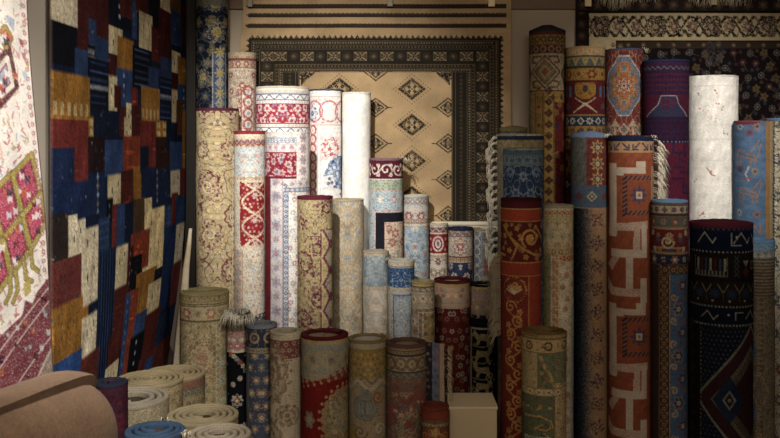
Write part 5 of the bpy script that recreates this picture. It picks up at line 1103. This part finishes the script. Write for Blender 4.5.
# ---- patchwork rug on the left wall
def hang_patch():
    XW = WALL_X+.022; k = -XW*F            # px = CX - k/d
    dn, df = k/(CX-51.5), 4.235
    def D(p): return k/(CX-p)
    z0, z1 = 2.62, .55
    UPM = 310.0                              # canvas units per metre
    c = Cv((df-dn)*UPM, (z0-z1)*UPM, '#161c30', x0=0, ss=1.15)
    def U(p): return (D(p)-dn)*UPM
    def Vv(py, p): return (z0-(CAMZ-(py-HY)*D(p)/F))*UPM
    def q(xa, xb, ya, yb, col, motif=None):
        xm = (xa+xb)/2; a, b = U(xa), U(xb); t, e = Vv(ya, xm), Vv(yb, xm); c.rect(a, t, b, e, col)
        w, h = b-a, e-t; g = random.Random(int(xa*7+ya))
        v = hx(col); v = np.clip(v*(1.1 if v.sum() > 1.25 else .84), 0, 1); c.rect(a, t, b, e, tuple(v))
        light = sum(hx(col)) > 1.25
        if motif is None: motif = 'pin' if light else g.choice(('speck', 'streak', 'none'))
        if motif == 'pin':
            for i in range(int(w*h/75)): x, y = a+g.random()*w, t+g.random()*h; c.rect(x, y, x+1.3, y+1.0, '#8a7f6a')
            for i in range(max(1, int(h/34))): c.rect(a+w*.3, t+14+i*34, a+w*.3+3, t+20+i*34, '#2a2a36'); c.rect(a+w*.68, t+8+i*34, a+w*.68+2.6, t+13+i*34, '#2a2a36')
        elif motif == 'speck':
            for i in range(int(w*h/260)+1): x, y = a+g.random()*w, t+g.random()*h; c.rect(x, y, x+2, y+2, g.choice(('#8a7a5c', '#2a1a18', '#3a4c70')))
        elif motif == 'streak':
            for i in range(int(h/9)): y = t+g.random()*h; x = a+g.random()*w*.6; c.rect(x, y, x+w*.4*g.random(), y+1.3, tuple(np.clip(hx(col)*1.5, 0, 1)))
        elif motif == 'vstripe':
            n = max(3, int(w/9))
            for i in range(n): x = a+w*(i+.5)/n; c.rect(x-1, t, x+1, e, '#27406e')
        elif motif == 'wind':
            n = max(3, int(w/15))
            for i in range(n): x = a+w*(i+.2)/n; c.rect(x, e-17, x+w*.5/n, e-5, '#a58a58')
        elif motif == 'win2':
            for i in range(2):
                for j in range(2): c.rect(a+w*(.12+.5*i), t+h*(.12+.46*j), a+w*(.42+.5*i), t+h*(.44+.46*j), '#b59a62')
        elif motif == 'dots':
            for i in range(int(h/11)): c.rect(a+w*.42, t+6+i*11, a+w*.5, t+10+i*11, '#93a0b8')
        elif motif == 'chain':
            for i in range(int(h/9)): c.star(a+w/2, t+5+i*9, 4.5, '#8a6a54' if i % 2 else '#93a0b8', 4)
        elif motif == 'lace':
            for i in range(int(w/5)): c.star(a+i*5+3, t+h*.5, 3, '#9aa0a8', 4); c.rect(a, t+h*.3, b, t+h*.3+1, '#7c8494'); c.rect(a, t+h*.7, b, t+h*.7+1, '#7c8494')
        elif motif == 'rows':
            for i in range(int(h/8)): c.rect(a+w*.1, t+4+i*8, b-w*.2*g.random(), t+5.4+i*8, '#2f4a7c')
    CR = '#b0a283'; CB = '#ab9b72'; NV = '#15203c'; N2 = '#141a2c'; BL = '#2f4a80'; B2 = '#28406c'; GO = '#a56a20'; RD = '#7a2a25'; R2 = '#5c221e'; R3 = '#4c1c1a'; RO = '#963a22'; BK = '#12141c'
    T = [(51, 76, -40, 24, CR), (51, 75, 24, 72, BK, 'none'), (51, 75, 66, 74, NV), (76, 87, -30, 51, R3, 'streak'), (87, 108, -40, 22, R3), (87, 96, 20, 50, B2), (95, 108, 18, 40, R3), (92, 108, 38, 62, B2), (73, 87, 50, 77, B2), (86, 108, 60, 112, N2, 'rows'), (88, 108, 84, 92, N2, 'lace'), (86, 94, 46, 60, BK, 'lace'),
         (51, 88, 74, 121, GO, 'wind'), (108, 131, -30, 29, N2, 'dots'), (119, 131, -30, 18, R2), (108, 122, 28, 55, CB), (117, 133, 39, 71, GO), (108, 117, 55, 77, R3), (116, 132, 69, 107, BL, 'dots'), (108, 117, 76, 122, CB), (114, 121, 86, 108, R3), (126, 132, 103, 136, CB), (131, 136, -20, 40, BL, 'dots'), (131, 137, 83, 122, RD), (135, 149, -30, 16, R2), (147, 158, -30, 32, N2), (138, 151, 14, 53, CB), (132, 150, 48, 90, BK, 'rows'), (150, 159, 28, 62, R2, 'streak'), (157, 171, 5, 62, R3), (147, 158, 68, 92, B2), (159, 171, 58, 80, B2), (157, 172, 78, 124, NV, 'rows'), (158, 171, 92, 102, NV, 'lace'), (159, 171, -30, 11, CR), (169, 180, -30, 14, '#6e4a22'), (170, 181, 12, 46, B2), (171, 180, 52, 75, CR), (181, 190, 8, 46, R3), (177, 190, 58, 87, GO), (171, 178, 73, 92, R3), (171, 177, 90, 124, CB), (177, 190, 85, 112, BL, 'dots'), (176, 183, 100, 135, '#6a3a1c'),
         (140, 158, 88, 123, GO, 'wind'), (153, 166, 121, 138, GO, 'win2'), (51, 86, 120, 149, RD), (86, 98, 117, 138, GO, 'win2'), (92, 119, 110, 172, NV, 'speck'), (51, 73, 148, 182, '#1b2b54', 'speck'), (72, 87, 146, 182, RD), (86, 105, 137, 173, '#2a1a1c'), (51, 106, 181, 220, '#182a56', 'speck'), (86, 106, 172, 222, '#182a50', 'chain'), (104, 125, 140, 175, BL, 'none'), (119, 126, 108, 137, R2), (124, 132, 118, 136, CB), (131, 140, 106, 138, R3), (123, 140, 136, 170, RO), (107, 123, 174, 205, CB), (121, 135, 170, 204, R2), (133, 142, 166, 200, GO), (139, 154, 121, 146, RD), (146, 155, 136, 172, RD), (139, 147, 146, 172, NV), (140, 171, 166, 208, '#1a2a52', 'speck'), (150, 160, 168, 206, '#1a2a52', 'chain'), (154, 170, 137, 168, '#341d1c'), (165, 177, 122, 150, NV), (169, 184, 142, 172, BL, 'none'), (182, 190, 110, 168, GO), (170, 181, 170, 196, CR), (180, 190, 168, 196, RD),
         (106, 113, 198, 222, BK, 'dots'), (112, 118, 204, 252, RD), (117, 126, 204, 247, BL, 'vstripe'), (125, 135, 203, 246, NV), (133, 144, 198, 234, '#5a4128'), (143, 163, 208, 276, '#c2ae78', 'pin'), (143, 150, 198, 210, '#c2ae78', 'none'), (163, 172, 205, 228, BL), (171, 178, 193, 226, RD), (176, 190, 195, 226, B2, 'vstripe'),
         (51, 67, 214, 260, '#2e2420', 'speck'), (66, 83, 220, 258, CR), (79, 98, 224, 311, CR), (66, 75, 215, 223, CR, 'none'), (83, 98, 214, 226, NV, 'none'), (97, 109, 218, 257, B2, 'rows'), (51, 79, 258, 305, '#74302c', 'speck'), (51, 81, 302, 357, GO, 'speck'), (80, 88, 305, 324, GO, 'none'), (87, 98, 300, 313, NV), (80, 98, 313, 354, CR), (97, 118, 249, 378, NV, 'vstripe'), (117, 129, 245, 286, CB), (131, 148, 231, 269, RO), (129, 134, 246, 292, R3, 'dots'), (132, 142, 255, 290, BK, 'speck'), (138, 157, 268, 312, GO, 'speck'), (155, 164, 266, 281, NV), (150, 164, 278, 312, CB), (163, 179, 225, 302, '#1a2f62', 'vstripe'), (177, 190, 222, 259, CR), (176, 190, 258, 300, '#7a2f2c'), (117, 131, 285, 346, R2), (130, 141, 288, 332, RO), (129, 134, 292, 384, BL, 'dots'), (140, 151, 308, 330, BL), (150, 166, 305, 345, R2), (164, 190, 300, 335, NV, 'vstripe'),
         (51, 81, 355, 400, '#2a529a', 'none'), (80, 101, 350, 400, '#6a2a20'), (113, 127, 330, 362, R2), (111, 127, 358, 400, CB), (133, 140, 330, 380, RO), (138, 151, 328, 374, BK, 'dots'), (140, 151, 362, 400, CB), (150, 190, 332, 400, '#64271f'), (157, 165, 345, 372, '#244a8c', 'none')]
    for a in T: q(*a)
    c.speck(.16, 5, 2); c.mottle(.1, 30, 3); c.mottle(.06, 9, 8)
    col = c.small()*.95; nr, nc = col.shape[:2]
    z = np.linspace(z0, z1, nr)
    # hem on the far side swings in near the floor, where the rug hangs free
    far = df-np.clip((1.35-z)/.75, 0, 1)**2*.42
    u = np.linspace(0, 1, nc); DD = dn+u[None, :]*(df-dn)
    DD = np.minimum(DD, far[:, None]) if False else dn+u[None, :]*(far-dn)[:, None]
    XX = XW+.006*np.sin(DD*7+1)*np.clip((2.5-z)/1.5, 0, 1)[:, None]+.004
    ZZ = z[:, None]+np.zeros((1, nc))
    flat_rug('hanging_rug', 'patchwork hanging rug of blue, red, gold and cream blocks, on the left wall', col, np.stack([XX, DD, ZZ], -1), (-1, 0, 0), .010, wool('patchwork_pile', bump=.5, scale=260, var=.28))
hang_patch()

# ---- red and white tribal rug, nearest on the left
def hang_redwhite():
    # canvas in photo pixels (x stretched on the cloth), right edge runs (28,0)-(55,370)
    dR, dL = 2.16, 1.72
    x0, x1, y0, y1 = -70, 48, -60, 420
    c = Cv(x1-x0, y1-y0, '#dcd3c8', x0=0, ss=2.2)
    # shear: rug column = distance from the slanting right edge
    def P(px, py): return (px-(28+27*py/370)+48-x0, py-y0)
    g = random.Random(21)
    for k in range(900):
        x, y = g.uniform(0, 118), g.uniform(0, 480); cc = g.choice(('#b4584c', '#a85a60', '#c98a7c', '#8d98b0', '#c08a6a', '#b03a48', '#9a8f58', '#b8a090'))
        s = g.uniform(1.2, 2.8); a = g.random()*3.14; c.line([(x-s*math.cos(a), y-s*1.3*math.sin(a)), (x+s*math.cos(a), y+s*1.3*math.sin(a))], g.uniform(.8, 1.7), cc)
        if g.random() < .25: c.line([(x, y), (x+2, y+3), (x-1, y+4.5)], 1.1, cc)
    for (px, py, w, cc) in ((20, 45, 3, '#9a3a44'), (23, 58, 3, '#a8505a'), (32, 55, 3, '#8a2a34'), (8, 28, 5, '#8d98b0'), (27, 65, 3, '#b08a40'), (33, 52, 3.4, '#b08a40'), (24, 78, 4, '#9db4c8'), (16, 58, 3, '#c98a8a'), (36, 108, 3, '#a8505a')):
        X, Y = P(px, py); c.poly([(X-w, Y-w*1.5), (X+w, Y-w), (X+w*.6, Y+w*1.6), (X-w*.4, Y+w*.4)], cc)
    def med(px, py, rx, ry, rot, stages):
        X, Y = P(px, py)
        for k, (f, cc) in enumerate(stages):
            c.poly([(X+rx*f*a+rot*ry*f*b*.0, Y+ry*f*b-rot*rx*f*a) for a, b in ((0, -1), (.35, -.72), (.42, -.9), (.62, -.52), (.7, -.66), (1, 0), (.7, .66), (.62, .52), (.42, .9), (.35, .72), (0, 1), (-.35, .72), (-.42, .9), (-.62, .52), (-.7, .66), (-1, 0), (-.7, -.66), (-.62, -.52), (-.42, -.9), (-.35, -.72))], cc)
    def cell(pts, fill, seedn, out='#a08a2c'):
        q = [P(*p_) for p_ in pts]; n = len(q); cx = sum(a for a, b in q)/n; cy = sum(b for a, b in q)/n
        c.poly(q, fill); c.line(q+[q[0]], 6.4, '#5c4a2a'); c.line(q+[q[0]], 4.6, out)
        inn = [(cx+(a-cx)*.72, cy+(b-cy)*.72) for a, b in q]; c.line(inn+[inn[0]], 1.3, '#7a1630')
        gg = random.Random(seedn)
        for k in range(7):
            u_, v_ = gg.uniform(-.5, .5), gg.uniform(-.5, .5); x = cx+(q[1][0]-q[0][0])*u_*.8+(q[3][0]-q[0][0])*v_*.8; y = cy+(q[1][1]-q[0][1])*u_*.8+(q[3][1]-q[0][1])*v_*.8
            cc = ('#d8d2ce', '#c04a22', '#c2ccd6', '#6a1428', '#d8d2ce', '#b9482a', '#3a2a3c')[k]; w = gg.uniform(2.4, 3.8)
            c.poly([(x-w, y-w*1.3), (x+w*.3, y-w*.5), (x+w, y-w*1.5), (x+w*.7, y+w*1.4), (x, y+w*.6), (x-w*.8, y+w*1.5)], cc)
    RDM = '#ab1f40'
    cell([(-22, 86), (5, 52), (13, 88), (-8, 108)], '#a3203c', 2, '#5a2233'); cell([(-14, 82), (3, 62), (8, 88), (-7, 99)], '#8f9cb4', 3, '#d8cdc4')
    cell([(-6, 42), (2, 33), (8, 42), (2, 52)], '#7a2438', 5)
    cell([(-22, 190), (3, 171), (14, 211), (-6, 230)], RDM, 6); cell([(4, 172), (28, 154), (38, 192), (15, 210)], RDM, 7); cell([(-6, 230), (14, 212), (24, 246), (4, 264)], RDM, 8); cell([(15, 211), (38, 193), (44, 222), (25, 245)], RDM, 9); cell([(-26, 250), (-6, 231), (3, 264), (-16, 282)], RDM, 10)
    for ln in ([(8, 262), (11, 280), (6, 290)], [(17, 252), (20, 272), (27, 276)], [(25, 245), (27, 262), (34, 268)], [(2, 262), (3, 280), (-2, 288)]): c.line([P(*a) for a in ln], 5, '#5c4a2a'); c.line([P(*a) for a in ln], 3.6, '#a08a2c')
    c.poly([P(17, 276), P(25, 272), P(26, 286), P(19, 289)], '#a08a2c')
    # dark red lower panel, edge rising to the right
    c.poly([P(-80, 352), P(0, 312), P(16, 305), P(20, 292), P(28, 297), P(34, 287), P(60, 268), P(80, 440), P(-80, 440)], '#661522')
    for a, b in (((-40, 352), (54, 282)), ((-40, 366), (54, 296)), ((-40, 400), (54, 334))): c.line([P(*a), P(*b)], 1.6, '#c8b8ac')
    for k in range(120):
        px, py = g.uniform(-50, 56), g.uniform(290, 430)
        if py > 316-.62*px: X, Y = P(px, py); cc = g.choice(('#bdb8b8', '#a8502e', '#330d1a', '#8a2a3c', '#8fa2ae')); w = g.uniform(1.6, 3); c.poly([(X-w, Y-w*1.4), (X+w*.4, Y-w*.4), (X+w, Y-w*1.2), (X+w*.7, Y+w*1.6), (X-w*.7, Y+w)], cc)
    c.poly([P(20, 392), P(60, 340), P(60, 372), P(30, 410)], '#8a7c64'); c.line([P(20, 386), P(57, 342)], 3, '#c0b4a4')
    c.rect(116, 0, 130, 480, '#7a5a54'); c.strip('v', 108, 116, 0, 330, None, 'dot', 9, '#a85a5c', '#d8cdc4', None, .8, 0, 2.4); c.speck(.1, 4)
    col = c.small()*1.0; nr, nc = col.shape[:2]
    u = np.linspace(0, 1, nc); ys = np.linspace(y0, y1, nr)
    dd = dL+(dR-dL)*u; s = dR/F
    ZZ = (CAMZ-(ys-HY)*s)[:, None]+np.zeros((1, nc))
    Xr = ((28+27*ys/370)-CX)*dR/F                # right edge, draping out towards the bottom
    XL = Xr-.045
    XX = XL[:, None]+(Xr-XL)[:, None]*u[None, :]+.004*np.sin(ZZ*8+u[None, :]*3)
    DD = dd[None, :]+np.zeros((nr, 1))
    flat_rug('hanging_rug', 'white and red tribal hanging rug with ochre outlined medallion, nearest at the left edge', col, np.stack([XX, DD, ZZ], -1), (-1, 0, 0), .009, wool('tribal_pile', bump=.4, scale=300, var=.15))
hang_redwhite()

# ================================================================== big folded brown roll, bottom left
def brown_roll():
    Rr = .116; L = .86
    axis = Vector((.36, .93, .0)).normalized()
    end = Vector((px_x(80, 1.75), 1.75, px_z(427, 1.75)))          # centre of the far end
    m = wool('brown_felt_backing', False, '#7c6552', .5, 160, .97, .14, .1, broad=.45)
    right = axis.cross(Vector((0, 0, 1))).normalized(); up = right.cross(axis).normalized()
    V = []; n, nl = 80, 44; m1 = n+1
    for j in range(nl+1):
        back = j/nl*L; e = min(1.0, back/.055); rad = Rr*(.78+.22*math.sqrt(max(0, 1-(1-e)**2)))
        for i in range(m1):
            a = 2*math.pi*i/n; t = i/n
            r = rad+.016*t-.008+.0022*math.sin(3*a+back*6)*(1-t)+.0016*math.sin(back*27+a*2)*math.sin(math.pi*t)
            if t > .93: r += .006*((t-.93)/.07)**2+.002*math.sin(back*18)     # the free edge lifts a little
            ang = math.radians(66)-a+.02*math.sin(back*9)
            V.append(end-axis*back+right*(r*math.cos(ang))+up*(r*math.sin(ang)*.97))
    nv = len(V)
    for j in range(nl+1): V += [V[j*m1+n].copy(), V[j*m1].copy()]
    Qa = []
    for j in range(nl):
        for i in range(n): Qa.append((j*m1+i, (j+1)*m1+i, (j+1)*m1+i+1, j*m1+i+1))
        Qa.append((nv+2*j, nv+2*j+1, nv+2*j+3, nv+2*j+2))
    root = empty('rolled_rug', (end.x, end.y, 0), 'big rolled brown rug lying down with its plain backing outward, bottom left corner', 'rug')
    off = Vector((end.x, end.y, 0))
    V = [tuple(Vector(v)-off) for v in V]
    mesh_obj('rug_body', V, Qa, m, root, polys=[tuple(range(m1)), tuple(range(nl*m1, nl*m1+m1))[::-1]])
    # coil showing on the far end
    cv = []; N = 150
    for k in range(N): a = k/N*6.283*3.5; r = Rr*.58*(1-.8*k/N); cv.append(Vector(end)-off+axis*.002+right*(r*math.cos(a))+up*(r*math.sin(a)*.96))
    W = []; Qc = []
    for p in cv:
        for b in range(4): aa = b*1.571; W.append(tuple(p+axis*(.004*math.cos(aa))+up*(.004*math.sin(aa))))
    for k in range(N-1):
        for b in range(4): Qc.append((4*k+b, 4*k+(b+1) % 4, 4*k+4+(b+1) % 4, 4*k+4+b))
    mesh_obj('coil_edge', W, Qc, bind_mat('#4c3c30'), root)
    return end, axis, Rr
b_end, b_axis, b_R = brown_roll()
# what it lies on: a plain table, out of view below the frame
def low_table():
    zt = b_end.z-b_R-.008; x0, x1, y0, y1 = -.955, -.40, .98, 1.80
    root = empty('display_table', ((x0+x1)/2, (y0+y1)/2, 0), 'plain wooden table carrying the big brown roll', 'table')
    m = plain('table_wood', '#4a3826', .5, .2, 5, .1, (2, 20, 2)); hx_, hy_ = (x1-x0)/2, (y1-y0)/2
    box('table_top', (-hx_, -hy_, zt-.03), (hx_, hy_, zt), m, root, .004)
    for sx in (-1, 1):
        for sy in (-1, 1): box('leg', (sx*(hx_-.03)-.022, sy*(hy_-.03)-.022, 0), (sx*(hx_-.03)+.022, sy*(hy_-.03)+.022, zt-.0305), m, root, .003)
low_table()

# ================================================================== pale strip leaning in the corner, plinth, board
def pale_strip():
    d = 3.66
    # leaning strip
    pts = [(191.5, 228), (189.5, 246), (186.5, 268), (184.5, 292), (181.5, 318), (178.5, 345), (176, 372), (174, 410), (172.5, 470), (171.6, 532)]
    V = []; w = .0175
    for k, (a, b) in enumerate(pts):
        x, z = px_x(a, d), max(.003, px_z(b, d)); ww = w*(.35+.65*min(1, k/3)); y = d-.02+.03*(k/len(pts))
        V += [(x-ww, y, z), (x-ww*.3, y-.011, z), (x+ww, y-.005, z), (x+ww, y+.006, z), (x-ww*.3, y+.008, z)]
    Q = []
    for k in range(len(pts)-1):
        for j in range(5): Q.append((5*k+j, 5*k+(j+1) % 5, 5*k+5+(j+1) % 5, 5*k+5+j))
    o = mesh_obj('carpet_edge_strip', V, Q, plain('pale_webbing', '#b9ad94', .85, .12, 40, .3), polys=[(4, 3, 2, 1, 0), tuple(range(5*len(pts)-5, 5*len(pts)))])
    tag(o, 'thin cream strip leaning in the corner between the patchwork rug and the rolls', 'strip')
pale_strip()
m_lam = plain('cream_laminate', '#b8a483', .5, .04, 3)
def plinth():
    d = 3.36; x0, x1 = px_x(449.6, d), px_x(497, d); zt = px_z(406.5, d)
    root = empty('display_plinth', ((x0+x1)/2, d+.09, 0), 'low plain cream plinth box, right of the smallest rust red roll', 'plinth')
    hw = (x1-x0)/2
    box('plinth_body', (-hw, -.09, 0), (hw, .09, zt-.012), m_lam, root, .003)
    box('plinth_top', (-hw-.003, -.093, zt-.0118), (hw+.003, .093, zt), plain('cream_laminate_edge', '#c6b595', .5, .04, 3), root, .002)
plinth()
def board():
    d = 4.262; x0, x1 = px_x(424, d), px_x(506, d); zt = px_z(221.5, d)
    root = empty('wall_board', ((x0+x1)/2, d, 0), 'pale board standing against the back wall below the tan hanging rug', 'board')
    hw = (x1-x0)/2
    box('panel', (-hw, -.008, 0), (hw, .008, zt-.016), plain('pale_board', '#b9ad98', .6, .04, 5), root, .002)
    box('top_ledge', (-hw-.004, -.014, zt-.0158), (hw+.004, .012, zt), plain('pale_ledge', '#cfc5b0', .55, .03, 5), root, .003)
board()
def post():
    d = 3.98; x0, x1 = px_x(497.2, d), px_x(505.5, d)
    return None
post()

# ================================================================== clips on the rail
m_clip = plain('pale_clip', '#c9b488', .45, .05, 10, 0, None, .4)
m_clip_metal = plain('clip_metal', '#6a655c', .4, .08, 10, 0, None, .6)
CLIPS = [(250, -2, 5, 7, 'dim clip over the left end of the tan hanging rug', '#6d6148'), (390, -4, 5.5, 6.5, 'dim clip at the top middle of the tan hanging rug', '#75684c'), (491.5, -4, 6.5, 6.5, 'bright clip at the right end of the tan hanging rug', '#d8c294'), (588, -4, 6.5, 6.5, 'bright clip at the left end of the dark floral hanging rug', '#c4b088'), (714, -4, 6, 5, 'dim clip above the shaggy white roll on the dark floral hanging rug', '#8c7d60')]
for (px, ya, w, yb, lab, colr) in CLIPS:
    d = WALL_Y-.046; s = d/F; x = px_x(px, d); zt = px_z(ya-4, d); zb = px_z(yb, d)
    root = empty('rug_clip', (x, d, zb), lab, 'clip', 'clips holding the hanging rugs')
    mm = plain('clip_face', colr, .45, .05, 10, 0, None, .4)  # all pale clips
    box('jaw', (-w*s/2, -.006, 0), (w*s/2, .006, zt-zb), mm, root, .002)
    box('spring', (-w*s*.3, -.011, (zt-zb)*.72), (w*s*.3, -.0055, (zt-zb)*.84), m_clip_metal, root, .001)

# ================================================================== the room
m_wall = plain('plaster_wall', '#8f8271', .9, .05, 3, .05)
m_wall_l = plain('plaster_wall_left', '#9b9183', .9, .05, 3, .05)
m_wood = plain('brown_rail_wood', '#5c4630', .55, .22, 5, .1, (2, 2, 60))
m_dark = plain('dark_corner_strip', '#1d1713', .7, .25, 5, .1, (30, 30, 2))
HC = 3.1; XR = 2.35; Y0 = -.6
struct(box('wall_back', (WALL_X-.1, WALL_Y, 0), (XR+.1, WALL_Y+.1, HC), m_wall))
struct(box('wall_left', (WALL_X-.1, Y0, 0), (WALL_X, WALL_Y, HC), m_wall_l))
struct(box('wall_right', (XR, Y0, 0), (XR+.1, WALL_Y, HC), m_wall))
struct(box('floor', (WALL_X-.1, Y0, -.1), (XR+.1, WALL_Y+.1, 0), plain('dark_wood_floor', '#4a3a2c', .5, .25, 4, .1, (1, 12, 1))))
struct(box('ceiling', (WALL_X-.1, Y0, HC), (XR+.1, WALL_Y+.1, HC+.1), plain('ceiling_paint', '#8a8072', .9, .03, 3)))
d = WALL_Y
struct(box('trim_1', (WALL_X, WALL_Y-.016, px_z(9.5, d)), (XR, WALL_Y, px_z(-30, d)), m_wood, None, .002))
struct(box('trim_2', (WALL_X, WALL_Y-.05, 0), (WALL_X+.062, WALL_Y-.0005, HC), m_dark, None, .004))  # near-black upright strip filling the back left corner

# ================================================================== light, world, camera
def spot(name, loc, aim, watts, deg, blend, col, rad=.05):
    l = bpy.data.lights.new(name, 'SPOT'); l.energy = watts; l.spot_size = math.radians(deg); l.spot_blend = blend; l.color = col; l.shadow_soft_size = rad
    o = bpy.data.objects.new(name, l); C.objects.link(o); o.location = loc
    o.rotation_euler = (Vector(aim)-Vector(loc)).to_track_quat('-Z', 'Y').to_euler(); return o
def at(px, py, d): return (px_x(px, d), d, px_z(py, d))
W1 = (1.0, .965, .905)
spot('spot_centre', (-.55, 1.55, 2.95), at(322, 140, 4.05), 520, 36, 1.0, W1)
spot('spot_right', (1.25, 1.7, 2.95), at(694, 132, 4.1), 330, 33, 1.0, W1)
spot('spot_left', (-.1, .7, 2.95), at(16, 200, 2.0), 420, 38, 1.0, (1.0, .96, .9))
spot('spot_patchwork', (.3, 1.6, 2.95), at(120, 240, 3.2), 160, 44, 1.0, W1)
def area(name, loc, aim, sx, sy, watts, col):
    l = bpy.data.lights.new(name, 'AREA'); l.shape = 'RECTANGLE'; l.size = sx; l.size_y = sy; l.energy = watts; l.color = col
    o = bpy.data.objects.new(name, l); C.objects.link(o); o.location = loc; o.rotation_euler = (Vector(aim)-Vector(loc)).to_track_quat('-Z', 'Y').to_euler(); return o
area('room_fill', (.3, -.3, 2.9), (.3, 3.6, .9), 2.4, .5, 46, (1.0, .86, .70))  # added overhead fill that lifts the ambient level
w = bpy.data.worlds.new('World'); bpy.context.scene.world = w; w.use_nodes = True
bg = w.node_tree.nodes['Background']; bg.inputs[0].default_value = (1.0, .86, .70, 1); bg.inputs[1].default_value = .25

cam = bpy.data.cameras.new('camera'); co = bpy.data.objects.new('camera', cam); C.objects.link(co)
co.location = (0, 0, CAMZ); co.rotation_euler = (math.radians(90), 0, 0)
cam.sensor_width = 36; cam.lens = F/780*36; cam.shift_y = -(219-HY)/780; cam.clip_start = .05
cam.dof.use_dof = True; cam.dof.focus_distance = 3.75; cam.dof.aperture_fstop = 10.0
sc = bpy.context.scene; sc.camera = co
sc.view_settings.view_transform = 'Standard'; sc.view_settings.look = 'None'; sc.view_settings.exposure = 0
